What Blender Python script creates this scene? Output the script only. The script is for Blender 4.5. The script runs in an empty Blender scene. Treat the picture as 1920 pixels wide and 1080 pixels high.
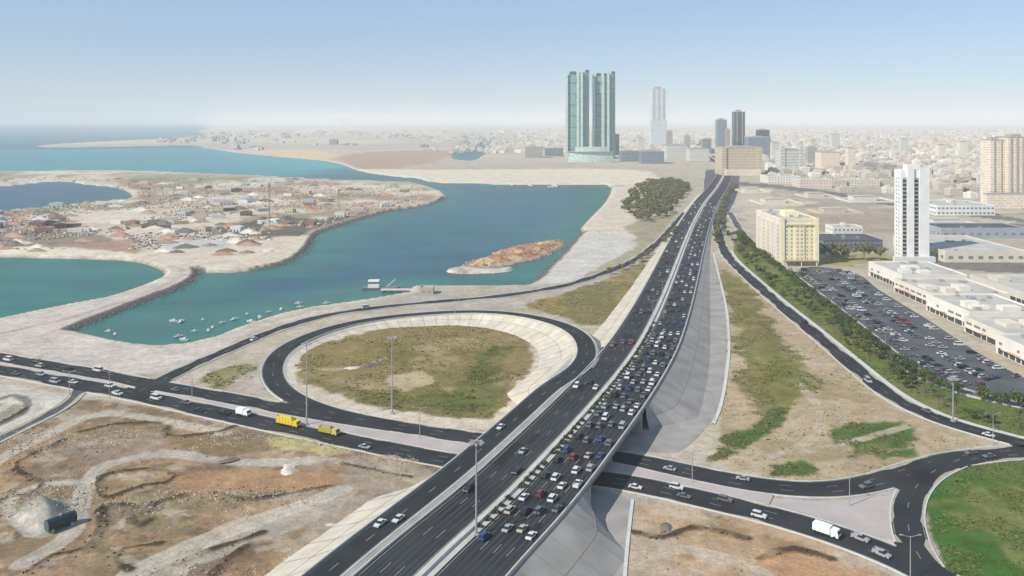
import bpy, bmesh, math, random
import numpy as np
from mathutils import Vector, Matrix

random.seed(7)
rng = np.random.default_rng(7)
scn = bpy.context.scene
COL = scn.collection
rad = math.radians

# ------------------------------------------------------------------ camera
CAM_H = 120.0            # metres above the ground
FOC = 1550.0             # focal length in photograph pixels (1920 wide)
HOR = 225.5              # photograph row of the horizon
cam_d = bpy.data.cameras.new('camera')
cam_d.sensor_width = 36.0
cam_d.lens = 36.0 * FOC / 1920.0
cam_d.shift_y = -(540.0 - HOR) / 1920.0
cam_d.clip_start = 1.0
cam_d.clip_end = 200000.0
cam = bpy.data.objects.new('camera', cam_d)
cam.location = (0, 0, CAM_H)
cam.rotation_euler = (rad(90), 0, 0)
COL.objects.link(cam)
scn.camera = cam

# ------------------------------------------------------------------ sky, sun, exposure
SUN_EL = rad(40)
SUN_DIR = Vector((-0.84, -0.54, 0)).normalized() * math.cos(SUN_EL) + Vector((0, 0, math.sin(SUN_EL)))
world = bpy.data.worlds.new('World'); scn.world = world
world.use_nodes = True
wn = world.node_tree.nodes; wl = world.node_tree.links
sky = wn.new('ShaderNodeTexSky'); sky.sky_type = 'NISHITA'; sky.sun_disc = False
sky.sun_elevation = SUN_EL
sky.sun_rotation = math.atan2(SUN_DIR.x, SUN_DIR.y)
sky.altitude = 100; sky.air_density = 1.0; sky.dust_density = 0.1; sky.ozone_density = 2.5
bg = wn['Background']; bg.inputs['Strength'].default_value = 0.102
tint = wn.new('ShaderNodeVectorMath'); tint.operation = 'MULTIPLY'; tint.inputs[1].default_value = (0.93, 0.965, 1.06)   # dusty Gulf air
hs = wn.new('ShaderNodeHueSaturation'); hs.inputs['Saturation'].default_value = 0.98
wl.new(sky.outputs[0], hs.inputs['Color']); wl.new(hs.outputs[0], tint.inputs[0])
dust = wn.new('ShaderNodeMix'); dust.data_type = 'RGBA'; dust.inputs['Factor'].default_value = 0.5      # airborne dust evens the sky out
dust.inputs['B'].default_value = (3.6, 5.3, 7.3, 1)
wl.new(tint.outputs[0], dust.inputs['A']); wl.new(dust.outputs['Result'], bg.inputs['Color'])
sun_d = bpy.data.lights.new('sun', 'SUN'); sun_d.energy = 5.0; sun_d.angle = rad(0.53); sun_d.color = (1.0, 0.94, 0.83)
sun = bpy.data.objects.new('sun', sun_d); COL.objects.link(sun)
sun.rotation_euler = (-SUN_DIR).to_track_quat('-Z', 'Y').to_euler()
scn.view_settings.view_transform = 'Standard'; scn.view_settings.look = 'None'
scn.view_settings.gamma = 1.0; scn.view_settings.exposure = 0.06
scn.view_settings.use_curve_mapping = False
scn.cycles.use_denoising = True
scn.cycles.max_bounces = 5; scn.cycles.diffuse_bounces = 2; scn.cycles.glossy_bounces = 2
scn.cycles.volume_bounces = 1
scn.cycles.caustics_reflective = False; scn.cycles.caustics_refractive = False

# ------------------------------------------------------------------ helpers
def spot(x, y, z=0.0):
    """photograph measurement of a point at height z -> metres"""
    d = FOC * (CAM_H - z) / (y - HOR)
    return ((x - 960.0) / FOC * d, d, z)

def lin(r, g, b):
    f = lambda c: (c / 255 / 12.92) if c / 255 <= 0.04045 else ((c / 255 + 0.055) / 1.055) ** 2.4
    return (f(r), f(g), f(b))

def tag(o, label=None, cat=None, group=None, kind=None):
    if label: o['label'] = label
    if cat: o['category'] = cat
    if group: o['group'] = group
    if kind: o['kind'] = kind
    return o

def empty(name, loc=(0, 0, 0), rz=0.0, scale=1.0):
    o = bpy.data.objects.new(name, None); COL.objects.link(o)
    o.location = loc; o.rotation_euler = (0, 0, rz); o.scale = (scale,) * 3
    return o

def link(name, me, parent=None, loc=None, rz=0.0):
    o = bpy.data.objects.new(name, me); COL.objects.link(o)
    if parent is not None: o.parent = parent
    if loc is not None: o.location = loc
    if rz: o.rotation_euler = (0, 0, rz)
    return o

class MB:
    """collects faces, becomes one mesh"""
    def __init__(s): s.v = []; s.f = []; s.m = []
    def quad(s, a, b, c, d, m=0):
        i = len(s.v); s.v += [a, b, c, d]; s.f.append((i, i + 1, i + 2, i + 3)); s.m.append(m)
    def poly(s, pts, m=0):
        i = len(s.v); s.v += list(pts); s.f.append(tuple(range(i, i + len(pts)))); s.m.append(m)
    def box(s, x0, x1, y0, y1, z0, z1, m=0, bottom=False, tx=0.0, ty=0.0):
        i = len(s.v)
        s.v += [(x0, y0, z0), (x1, y0, z0), (x1, y1, z0), (x0, y1, z0),
                (x0 + tx, y0 + ty, z1), (x1 - tx, y0 + ty, z1), (x1 - tx, y1 - ty, z1), (x0 + tx, y1 - ty, z1)]
        fs = [(4, 5, 6, 7), (0, 1, 5, 4), (1, 2, 6, 5), (2, 3, 7, 6), (3, 0, 4, 7)]
        if bottom: fs.append((3, 2, 1, 0))
        for f in fs: s.f.append(tuple(i + k for k in f)); s.m.append(m)
    def prism(s, prof, y0, y1, m=0, inset=None):
        """profile in x-z, extruded along y"""
        n = len(prof); i = len(s.v)
        s.v += [(x, y0, z) for x, z in prof] + [(x, y1, z) for x, z in prof]
        s.f.append(tuple(range(i, i + n))); s.m.append(m)
        s.f.append(tuple(range(i + 2 * n - 1, i + n - 1, -1))); s.m.append(m)
        for k in range(n):
            k2 = (k + 1) % n
            s.f.append((i + k2, i + k, i + n + k, i + n + k2)); s.m.append(m)
    def extrude(s, outline, z0, z1, m=0, mt=None, scale=1.0, c=(0, 0)):
        """plan outline (counter-clockwise), upright"""
        n = len(outline); i = len(s.v)
        s.v += [(x, y, z0) for x, y in outline]
        s.v += [(c[0] + (x - c[0]) * scale, c[1] + (y - c[1]) * scale, z1) for x, y in outline]
        for k in range(n):
            k2 = (k + 1) % n
            s.f.append((i + k, i + k2, i + n + k2, i + n + k)); s.m.append(m)
        s.f.append(tuple(range(i + n, i + 2 * n))); s.m.append(m if mt is None else mt)
    def tube(s, a, b, r0, r1, n=8, m=0, cap=True):
        a = Vector(a); b = Vector(b); d = (b - a).normalized()
        u = d.orthogonal().normalized(); w = d.cross(u)
        i = len(s.v)
        for p, r in ((a, r0), (b, r1)):
            for k in range(n):
                t = 2 * math.pi * k / n
                s.v.append(tuple(p + u * (r * math.cos(t)) + w * (r * math.sin(t))))
        for k in range(n):
            k2 = (k + 1) % n
            s.f.append((i + k, i + k2, i + n + k2, i + n + k)); s.m.append(m)
        if cap:
            s.f.append(tuple(range(i + n, i + 2 * n))); s.m.append(m)
    def mesh(s, name, mats, smooth=False):
        used = sorted({k for f in s.f for k in f})
        s.used = used
        if len(used) < len(s.v):
            mp = {k: i for i, k in enumerate(used)}
            s.v = [s.v[k] for k in used]; s.f = [tuple(mp[k] for k in f) for f in s.f]
        me = bpy.data.meshes.new(name)
        me.from_pydata(s.v, [], s.f)
        if not isinstance(mats, (list, tuple)): mats = [mats]
        for m in mats: me.materials.append(m)
        if len(mats) > 1: me.polygons.foreach_set('material_index', s.m)
        if smooth: me.polygons.foreach_set('use_smooth', [True] * len(s.f))
        me.update()
        return me
    def build(s, name, mats, parent=None, loc=None, rz=0.0, smooth=False):
        return link(name, s.mesh(name, mats, smooth), parent, loc, rz)

def copy_tree(o, parent=None):
    c = o.copy(); COL.objects.link(c); c.parent = parent
    for ch in list(o.children): copy_tree(ch, c)
    return c

def ordn(n):
    ones = ['', 'first', 'second', 'third', 'fourth', 'fifth', 'sixth', 'seventh', 'eighth', 'ninth', 'tenth', 'eleventh', 'twelfth', 'thirteenth', 'fourteenth',
            'fifteenth', 'sixteenth', 'seventeenth', 'eighteenth', 'nineteenth']
    tens = ['', '', 'twent', 'thirt', 'fort', 'fift', 'sixt', 'sevent', 'eight', 'ninet']
    if n < 20: return ones[n]
    if n % 10 == 0: return tens[n // 10] + 'ieth'
    return tens[n // 10] + 'y-' + ones[n % 10]

# ---- numpy noise
_T = rng.random((256, 256))
def vnoise(x, y, s=0):
    x = x + s * 17.31; y = y - s * 9.77
    xi = np.floor(x).astype(int); yi = np.floor(y).astype(int)
    fx = x - xi; fy = y - yi
    fx = fx * fx * (3 - 2 * fx); fy = fy * fy * (3 - 2 * fy)
    g = lambda a, b: _T[a & 255, b & 255]
    return (g(xi, yi) * (1 - fx) + g(xi + 1, yi) * fx) * (1 - fy) + (g(xi, yi + 1) * (1 - fx) + g(xi + 1, yi + 1) * fx) * fy
def fbm(x, y, scale, octv=4, s=0):
    t = np.zeros_like(x); a = 1.0; n = 0.0; f = 1.0 / scale
    for k in range(octv):
        t += a * vnoise(x * f, y * f, s + 3 * k); n += a; a *= 0.5; f *= 2.03
    return t / n
def sstep(e0, e1, x):
    t = np.clip((x - e0) / (e1 - e0), 0, 1); return t * t * (3 - 2 * t)

def curve(pts, step=6.0, closed=False):
    """centripetal-ish Catmull-Rom through points (tuples), resampled"""
    P = [np.array(p, float) for p in pts]; n = len(P); out = []
    rngk = range(n if closed else n - 1)
    for k in rngk:
        p1 = P[k]; p2 = P[(k + 1) % n]
        p0 = P[k - 1] if (k > 0 or closed) else 2 * p1 - p2
        p3 = P[(k + 2) % n] if (k + 2 < n or closed) else 2 * p2 - p1
        L = np.linalg.norm((p2 - p1)[:2]); m = max(1, int(L / step))
        d1 = max(np.linalg.norm((p1 - p0)[:2]), 1e-3) ** .5; d2 = max(L, 1e-3) ** .5; d3 = max(np.linalg.norm((p3 - p2)[:2]), 1e-3) ** .5
        t1 = (p1 - p0) / d1 - (p2 - p0) / (d1 + d2) + (p2 - p1) / d2
        t2 = (p2 - p1) / d2 - (p3 - p1) / (d2 + d3) + (p3 - p2) / d3
        t1 = t1 * d2; t2 = t2 * d2
        for q in range(m):
            t = q / m
            out.append((2*t**3-3*t**2+1)*p1 + (t**3-2*t**2+t)*t1 + (-2*t**3+3*t**2)*p2 + (t**3-t**2)*t2)
    if not closed: out.append(P[-1])
    return np.array(out)

def resample(path, step):
    seg = np.linalg.norm(np.diff(path[:, :2], axis=0), axis=1); s = np.concatenate([[0], np.cumsum(seg)])
    t = np.arange(0, s[-1], step)
    return np.stack([np.interp(t, s, path[:, k]) for k in range(3)], 1)

def smooth_path(path, it=6):
    p = path.copy()
    for _ in range(it): p[1:-1] = 0.25 * p[:-2] + 0.5 * p[1:-1] + 0.25 * p[2:]
    return p

def normals(path):
    t = np.gradient(path[:, :2], axis=0); t /= np.linalg.norm(t, axis=1)[:, None] + 1e-9
    return np.stack([t[:, 1], -t[:, 0]], 1)        # to the right of travel

def off(path, o, dz=0.0):
    n = normals(path); q = path.copy()
    oo = o if np.ndim(o) else np.full(len(path), o)
    q[:, 0] += n[:, 0] * oo; q[:, 1] += n[:, 1] * oo; q[:, 2] += dz
    return q

def sweep(mb, path, prof, m=0, mask=None, closed=False):
    """prof: list of (offset or array, dz or array)"""
    lines = [off(path, o, dz) for o, dz in prof]
    i0 = len(mb.v); n = len(path); k = len(lines)
    for L in lines: mb.v += [tuple(p) for p in L]
    pairs = [(a, a + 1) for a in range(k - 1)] + ([(k - 1, 0)] if closed else [])
    for a, b in pairs:
        for j in range(n - 1):
            if mask is not None and not (mask[j] and mask[j + 1]): continue
            mb.f.append((i0 + a * n + j, i0 + b * n + j, i0 + b * n + j + 1, i0 + a * n + j + 1)); mb.m.append(m)

def sdf(poly, X, Y):
    """signed distance, negative inside"""
    P = np.asarray(poly, float)[:, :2]; n = len(P)
    d2 = np.full(X.shape, 1e18); ins = np.zeros(X.shape, bool)
    for k in range(n):
        a = P[k]; b = P[(k + 1) % n]; e = b - a; L = e @ e + 1e-12
        wx = X - a[0]; wy = Y - a[1]
        t = np.clip((wx * e[0] + wy * e[1]) / L, 0, 1)
        d2 = np.minimum(d2, (wx - t * e[0]) ** 2 + (wy - t * e[1]) ** 2)
        if a[1] != b[1]:
            c = ((a[1] > Y) != (b[1] > Y)) & (X < (b[0] - a[0]) * (Y - a[1]) / (b[1] - a[1]) + a[0])
            ins ^= c
    d = np.sqrt(d2)
    return np.where(ins, -d, d)

def pdist(line, X, Y):
    P = np.asarray(line, float)[:, :2]; d2 = np.full(X.shape, 1e18)
    for k in range(len(P) - 1):
        a = P[k]; e = P[k + 1] - a; L = e @ e + 1e-12
        wx = X - a[0]; wy = Y - a[1]; t = np.clip((wx * e[0] + wy * e[1]) / L, 0, 1)
        d2 = np.minimum(d2, (wx - t * e[0]) ** 2 + (wy - t * e[1]) ** 2)
    return np.sqrt(d2)

# ------------------------------------------------------------------ materials
def nt(name):
    m = bpy.data.materials.new(name); m.use_nodes = True
    t = m.node_tree; return m, t.nodes, t.links, t.nodes['Principled BSDF']

def simple(name, col, rough=0.8, var=0.12, scale=0.3, metal=0.0, spec=0.3, bump=0.0, bscale=3.0, coords='Object'):
    m, N, L, P = nt(name)
    P.inputs['Roughness'].default_value = rough; P.inputs['Metallic'].default_value = metal
    P.inputs['Specular IOR Level'].default_value = spec
    if var <= 0 and bump <= 0:
        P.inputs['Base Color'].default_value = (*col, 1); return m
    tc = N.new('ShaderNodeTexCoord')
    no = N.new('ShaderNodeTexNoise'); no.inputs['Scale'].default_value = scale; no.inputs['Detail'].default_value = 6
    L.new(tc.outputs[coords], no.inputs['Vector'])
    mr = N.new('ShaderNodeMapRange'); mr.inputs['From Min'].default_value = 0.25; mr.inputs['From Max'].default_value = 0.75
    mr.inputs['To Min'].default_value = 1 - var; mr.inputs['To Max'].default_value = 1 + var
    L.new(no.outputs['Fac'], mr.inputs['Value'])
    vm = N.new('ShaderNodeVectorMath'); vm.operation = 'SCALE'; vm.inputs[0].default_value = col
    L.new(mr.outputs['Result'], vm.inputs['Scale']); L.new(vm.outputs[0], P.inputs['Base Color'])
    if bump > 0:
        n2 = N.new('ShaderNodeTexNoise'); n2.inputs['Scale'].default_value = bscale; n2.inputs['Detail'].default_value = 5
        L.new(tc.outputs[coords], n2.inputs['Vector'])
        bp = N.new('ShaderNodeBump'); bp.inputs['Strength'].default_value = bump; bp.inputs['Distance'].default_value = 0.3
        L.new(n2.outputs['Fac'], bp.inputs['Height']); L.new(bp.outputs[0], P.inputs['Normal'])
    return m

def painted(name, rough=0.35):
    """paint that takes each object's own colour"""
    m, N, L, P = nt(name)
    oi = N.new('ShaderNodeObjectInfo'); L.new(oi.outputs['Color'], P.inputs['Base Color'])
    P.inputs['Roughness'].default_value = rough
    return m

def walled(name, rough=0.85, var=0.10):
    """render-coated wall: the object's own colour with weathering"""
    m, N, L, P = nt(name)
    oi = N.new('ShaderNodeObjectInfo'); tc = N.new('ShaderNodeTexCoord')
    no = N.new('ShaderNodeTexNoise'); no.inputs['Scale'].default_value = 0.15; no.inputs['Detail'].default_value = 6
    L.new(tc.outputs['Object'], no.inputs['Vector'])
    mr = N.new('ShaderNodeMapRange'); mr.inputs['From Min'].default_value = .25; mr.inputs['From Max'].default_value = .75
    mr.inputs['To Min'].default_value = 1 - var; mr.inputs['To Max'].default_value = 1 + var
    L.new(no.outputs['Fac'], mr.inputs['Value'])
    vm = N.new('ShaderNodeVectorMath'); vm.operation = 'SCALE'
    L.new(oi.outputs['Color'], vm.inputs[0]); L.new(mr.outputs['Result'], vm.inputs['Scale'])
    L.new(vm.outputs[0], P.inputs['Base Color']); P.inputs['Roughness'].default_value = rough
    return m

def soil(name, bump=0.35):
    """ground: colour of the soil stored per vertex, with grain at several sizes"""
    m, N, L, P = nt(name)
    at = N.new('ShaderNodeAttribute'); at.attribute_name = 'soil'
    tc = N.new('ShaderNodeTexCoord')
    prev = at.outputs['Color']
    for sc, amt in ((0.045, 0.17), (0.22, 0.22), (1.1, 0.24)):
        no = N.new('ShaderNodeTexNoise'); no.inputs['Scale'].default_value = sc; no.inputs['Detail'].default_value = 7
        no.inputs['Roughness'].default_value = 0.62
        L.new(tc.outputs['Object'], no.inputs['Vector'])
        mr = N.new('ShaderNodeMapRange'); mr.inputs['From Min'].default_value = .3; mr.inputs['From Max'].default_value = .7
        mr.inputs['To Min'].default_value = 1 - amt; mr.inputs['To Max'].default_value = 1 + amt
        L.new(no.outputs['Fac'], mr.inputs['Value'])
        vm = N.new('ShaderNodeVectorMath'); vm.operation = 'SCALE'
        L.new(prev, vm.inputs[0]); L.new(mr.outputs['Result'], vm.inputs['Scale']); prev = vm.outputs[0]
    L.new(prev, P.inputs['Base Color'])
    P.inputs['Roughness'].default_value = 0.95; P.inputs['Specular IOR Level'].default_value = 0.1
    n2 = N.new('ShaderNodeTexNoise'); n2.inputs['Scale'].default_value = 0.5; n2.inputs['Detail'].default_value = 8
    L.new(tc.outputs['Object'], n2.inputs['Vector'])
    bp = N.new('ShaderNodeBump'); bp.inputs['Strength'].default_value = bump; bp.inputs['Distance'].default_value = 1.0
    L.new(n2.outputs['Fac'], bp.inputs['Height']); L.new(bp.outputs[0], P.inputs['Normal'])
    return m

def water_mat():
    m, N, L, P = nt('sea_water')
    at = N.new('ShaderNodeAttribute'); at.attribute_name = 'soil'
    tc = N.new('ShaderNodeTexCoord')
    no = N.new('ShaderNodeTexNoise'); no.inputs['Scale'].default_value = 0.012; no.inputs['Detail'].default_value = 5
    mp = N.new('ShaderNodeMapping'); mp.inputs['Scale'].default_value = (1, 2.2, 1)
    L.new(tc.outputs['Object'], mp.inputs['Vector']); L.new(mp.outputs[0], no.inputs['Vector'])
    mr = N.new('ShaderNodeMapRange'); mr.inputs['From Min'].default_value = .3; mr.inputs['From Max'].default_value = .7
    mr.inputs['To Min'].default_value = .78; mr.inputs['To Max'].default_value = 1.2
    L.new(no.outputs['Fac'], mr.inputs['Value'])
    vm = N.new('ShaderNodeVectorMath'); vm.operation = 'SCALE'
    L.new(at.outputs['Color'], vm.inputs[0]); L.new(mr.outputs['Result'], vm.inputs['Scale'])
    L.new(vm.outputs[0], P.inputs['Base Color'])
    P.inputs['Roughness'].default_value = 0.32; P.inputs['IOR'].default_value = 1.33; P.inputs['Specular IOR Level'].default_value = 0.25
    n2 = N.new('ShaderNodeTexNoise'); n2.inputs['Scale'].default_value = 0.35; n2.inputs['Detail'].default_value = 4
    L.new(tc.outputs['Object'], n2.inputs['Vector'])
    bp = N.new('ShaderNodeBump'); bp.inputs['Strength'].default_value = 0.5; bp.inputs['Distance'].default_value = 0.6
    L.new(n2.outputs['Fac'], bp.inputs['Height']); L.new(bp.outputs[0], P.inputs['Normal'])
    return m

def facade(name, c_glass, c_frame, floor_h=3.6, bay=3.0, fill=0.72, rough=0.18):
    """curtain wall too far off to tell the panes apart: floor lines and mullions"""
    m, N, L, P = nt(name)
    tc = N.new('ShaderNodeTexCoord'); sp = N.new('ShaderNodeSeparateXYZ'); L.new(tc.outputs['Object'], sp.inputs[0])
    def math_(op, a, b=None):
        n = N.new('ShaderNodeMath'); n.operation = op
        for i, v in enumerate((a, b)):
            if v is None: continue
            if isinstance(v, (int, float)): n.inputs[i].default_value = v
            else: L.new(v, n.inputs[i])
        return n.outputs[0]
    zf = math_('FRACT', math_('DIVIDE', sp.outputs['Z'], floor_h)); zi = math_('FLOOR', math_('DIVIDE', sp.outputs['Z'], floor_h))
    h = math_('ADD', sp.outputs['X'], sp.outputs['Y'])
    hf = math_('FRACT', math_('DIVIDE', h, bay)); hi = math_('FLOOR', math_('DIVIDE', h, bay))
    g = math_('MULTIPLY', math_('LESS_THAN', zf, fill), math_('LESS_THAN', hf, 0.86))
    wn_ = N.new('ShaderNodeTexWhiteNoise'); wn_.noise_dimensions = '2D'
    cb = N.new('ShaderNodeCombineXYZ'); L.new(zi, cb.inputs[0]); L.new(hi, cb.inputs[1]); L.new(cb.outputs[0], wn_.inputs['Vector'])
    mr = N.new('ShaderNodeMapRange'); mr.inputs['To Min'].default_value = .7; mr.inputs['To Max'].default_value = 1.3
    L.new(wn_.outputs['Value'], mr.inputs['Value'])
    vm = N.new('ShaderNodeVectorMath'); vm.operation = 'SCALE'; vm.inputs[0].default_value = c_glass
    L.new(mr.outputs['Result'], vm.inputs['Scale'])
    mx = N.new('ShaderNodeMix'); mx.data_type = 'RGBA'; mx.inputs['A'].default_value = (*c_frame, 1)
    L.new(g, mx.inputs['Factor']); L.new(vm.outputs[0], mx.inputs['B'])
    L.new(mx.outputs['Result'], P.inputs['Base Color'])
    r = N.new('ShaderNodeMapRange'); r.inputs['To Min'].default_value = 0.7; r.inputs['To Max'].default_value = rough
    L.new(g, r.inputs['Value']); L.new(r.outputs[0], P.inputs['Roughness'])
    return m

M = {}
M['soil'] = soil('soil'); M['water'] = water_mat()
M['asphalt'] = simple('asphalt', (0.026, 0.029, 0.031), 0.85, 0.5, 0.06, spec=0.2, bump=0.05)
M['sand'] = simple('blown_sand', (0.36, 0.31, 0.24), 0.95, 0.2, 0.5)
M['wear'] = simple('tyre_worn_asphalt', (0.040, 0.043, 0.046), 0.8, 0.35, 0.09, spec=0.25)
M['patch'] = simple('fresh_asphalt', (0.016, 0.017, 0.019), 0.8, 0.2, 0.4, spec=0.25)
M['asphalt_old'] = simple('worn_asphalt', (0.085, 0.09, 0.098), 0.88, 0.35, 0.06, spec=0.2)
M['concrete'] = simple('concrete', (0.36, 0.35, 0.33), 0.85, 0.15, 0.25)
M['pale_concrete'] = simple('pale_concrete', (0.47, 0.45, 0.41), 0.85, 0.14, 0.2)
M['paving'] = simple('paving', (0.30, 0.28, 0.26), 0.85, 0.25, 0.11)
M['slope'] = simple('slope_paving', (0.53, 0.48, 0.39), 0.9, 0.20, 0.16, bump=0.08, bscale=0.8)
M['white_line'] = simple('road_paint', (0.30, 0.30, 0.295), 0.7, 0.25, 0.5)
M['kerb'] = simple('kerb_stone', (0.52, 0.52, 0.49), 0.85, 0.12, 0.3)
M['paint'] = painted('car_paint', 0.3)
M['car_glass'] = simple('car_glass', (0.02, 0.025, 0.03), 0.08, 0, spec=0.6)
M['tyre'] = simple('tyre_rubber', (0.02, 0.02, 0.02), 0.9, 0)
M['steel'] = simple('galvanised_steel', (0.38, 0.39, 0.39), 0.5, 0.05, 1.0, metal=0.3)
M['wall'] = walled('rendered_wall')
M['roof'] = simple('flat_roof', (0.44, 0.42, 0.38), 0.9, 0.2, 0.08)
M['dark_glass'] = simple('dark_window_glass', (0.035, 0.045, 0.055), 0.12, 0.2, 0.4, spec=0.5)
M['trunk'] = simple('bark', (0.12, 0.085, 0.055), 0.95, 0.2, 2.0)
M['rubble'] = soil('rubble')
M['pink_paving'] = simple('pink_paving', (0.41, 0.355, 0.335), 0.9, 0.12, 0.1)
M['rock'] = simple('rock', (0.17, 0.16, 0.15), 0.95, 0.4, 0.4)

def leafy(name, c0, c1):
    m, N, L, P = nt(name)
    tc = N.new('ShaderNodeTexCoord'); oi = N.new('ShaderNodeObjectInfo')
    no = N.new('ShaderNodeTexNoise'); no.inputs['Scale'].default_value = 0.35; no.inputs['Detail'].default_value = 4
    L.new(tc.outputs['Object'], no.inputs['Vector'])
    ad = N.new('ShaderNodeMath'); ad.operation = 'MULTIPLY_ADD'; ad.inputs[1].default_value = 0.5
    L.new(oi.outputs['Random'], ad.inputs[0]); L.new(no.outputs['Fac'], ad.inputs[2])
    mr = N.new('ShaderNodeMapRange'); mr.inputs['From Min'].default_value = .4; mr.inputs['From Max'].default_value = 1.1
    L.new(ad.outputs[0], mr.inputs['Value'])
    mx = N.new('ShaderNodeMix'); mx.data_type = 'RGBA'; mx.inputs['A'].default_value = (*c0, 1); mx.inputs['B'].default_value = (*c1, 1)
    L.new(mr.outputs[0], mx.inputs['Factor']); L.new(mx.outputs['Result'], P.inputs['Base Color'])
    P.inputs['Roughness'].default_value = 0.8; P.inputs['Specular IOR Level'].default_value = 0.15
    return m
M['leaf'] = leafy('olive_foliage', (0.115, 0.12, 0.055), (0.19, 0.185, 0.09))
M['leaf_green'] = leafy('green_foliage', (0.045, 0.07, 0.022), (0.11, 0.14, 0.045))
M['scrub'] = leafy('dark_scrub', (0.05, 0.048, 0.022), (0.10, 0.085, 0.04))
M['tuft'] = leafy('field_weeds', (0.085, 0.115, 0.03), (0.20, 0.19, 0.08))

# ================================================================== the lie of the land
def pxpoly(pts, z=0.0, step=8.0, closed=True):
    return curve([spot(x, y, z) for x, y in pts], step, closed)

WZ = -2.5
sea = [(-2500, 231.5), (300, 231.5), (375, 234), (395, 240), (372, 246), (385, 252), (330, 258), (200, 265), (85, 272), (85, 276), (200, 275.5),
       (350, 273), (390, 278), (440, 286), (520, 294), (600, 301), (640, 308), (665, 318), (700, 326), (740, 331), (785, 335), (807, 342), (860, 344),
       (950, 346), (1020, 346), (1138, 347), (1146, 353), (1140, 370), (1130, 385), (1115, 400), (1100, 415), (1088, 428),
       (1090, 437), (1075, 452), (1060, 470), (1040, 490), (1020, 510), (1002, 528), (985, 537), (900, 538), (772, 538), (762, 551),
       (700, 562), (640, 571), (580, 579), (520, 592), (470, 608), (430, 622), (400, 635), (350, 647), (300, 651), (260, 648),
       (215, 640), (170, 630), (135, 622), (165, 610), (200, 597), (245, 578), (290, 560), (330, 545), (360, 530), (373, 516),
       (369, 507), (385, 512), (430, 512), (480, 507), (520, 500), (545, 492), (565, 480), (580, 465), (588, 450), (600, 437),
       (620, 430), (650, 420), (700, 405), (740, 395), (790, 388), (820, 380), (837, 370), (825, 358), (800, 349), (770, 342),
       (720, 340), (650, 339), (600, 336), (500, 331), (400, 327), (250, 321), (100, 321), (0, 322), (-300, 322), (-2500, 326)]
lagoon = [(0, 483), (150, 486), (240, 490), (285, 500), (308, 515), (290, 527), (245, 545), (190, 562), (130, 573), (60, 587), (0, 600),
          (-200, 640), (-600, 640), (-600, 470), (-200, 480)]
pond = [(0, 350), (50, 345), (110, 340), (160, 346), (215, 352), (245, 365), (235, 375), (190, 378), (130, 385), (60, 392), (0, 397), (-200, 405), (-200, 352)]
farpond = [(858, 300), (850, 285), (862, 270), (890, 259), (925, 262), (922, 280), (905, 292), (880, 302)]
sea_w = curve([spot(x, y, WZ) for x, y in sea[2:-1]], 60.0, False)
sea_w = np.vstack([[spot(-2500, 231.5)], [spot(300, 231.5)], sea_w, [spot(-2500, 326)]])
WATERS = [sea_w, pxpoly(lagoon, WZ, 12), pxpoly(pond, WZ, 25), pxpoly(farpond, WZ, 60)]

# one fan-shaped sheet: fine where near, coarse towards the horizon
ys = np.concatenate([np.arange(1180, 330, -2.6), np.arange(330, 240, -1.2), np.arange(240, 231.2, -0.6)])
Ds = FOC * CAM_H / (ys - HOR)
Ds = np.concatenate([np.linspace(20, Ds[0] - 4, 30), Ds, [66000.0]])
us = np.concatenate([-np.geomspace(1.6, 0.66, 36)[:-1], np.linspace(-0.65, 0.65, 500), np.geomspace(0.66, 1.6, 36)[1:]])
GX = us[None, :] * (Ds[:, None] + 0.0); GY = np.repeat(Ds[:, None], len(us), 1)

def water_distance(X, Y):
    d = np.full(X.shape, 1e9)
    for w in WATERS: d = np.minimum(d, sdf(w, X, Y))
    return d
WD = water_distance(GX, GY)                      # > 0 on land
def dry(x, y):
    """metres from the water's edge at one point, read off the sheet"""
    i = min(len(Ds) - 1, int(np.searchsorted(Ds, y))); j = min(len(us) - 1, int(np.searchsorted(us, x / y)))
    return WD[i, j]

C = lambda r, g, b: np.array((r, g, b))
SAND = C(.42, .375, .31); PALE = C(.58, .54, .46); GREY = C(.35, .335, .31); BROWN = C(.30, .225, .155); DARKB = C(.125, .095, .062)
RUST = C(.36, .22, .135); OLIVE = C(.18, .16, .058); GREEN = C(.075, .125, .03); VIVID = C(.045, .12, .02); PINK = C(.44, .37, .34); TAN = C(.38, .305, .21)

n_big = fbm(GX, GY, 160, 5, 1); n_mid = fbm(GX, GY, 38, 5, 2); n_fine = fbm(GX, GY, 9, 4, 3)
n_far = fbm(GX, GY, 900, 5, 4)
col = np.zeros(GX.shape + (3,)); col[:] = SAND
def lay(w, c):
    global col
    col = col * (1 - w[..., None]) + np.asarray(c) * w[..., None]
lay(sstep(.45, .62, n_big) * .5, GREY); lay(sstep(.5, .7, n_mid) * .35, TAN)
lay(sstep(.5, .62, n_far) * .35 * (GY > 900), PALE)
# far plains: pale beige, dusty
far = sstep(1800, 3200, GY); lay(far * .6, C(.52, .47, .40)); lay(far * sstep(.52, .6, fbm(GX, GY, 500, 4, 9)) * .5, C(.36, .31, .28))

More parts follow.
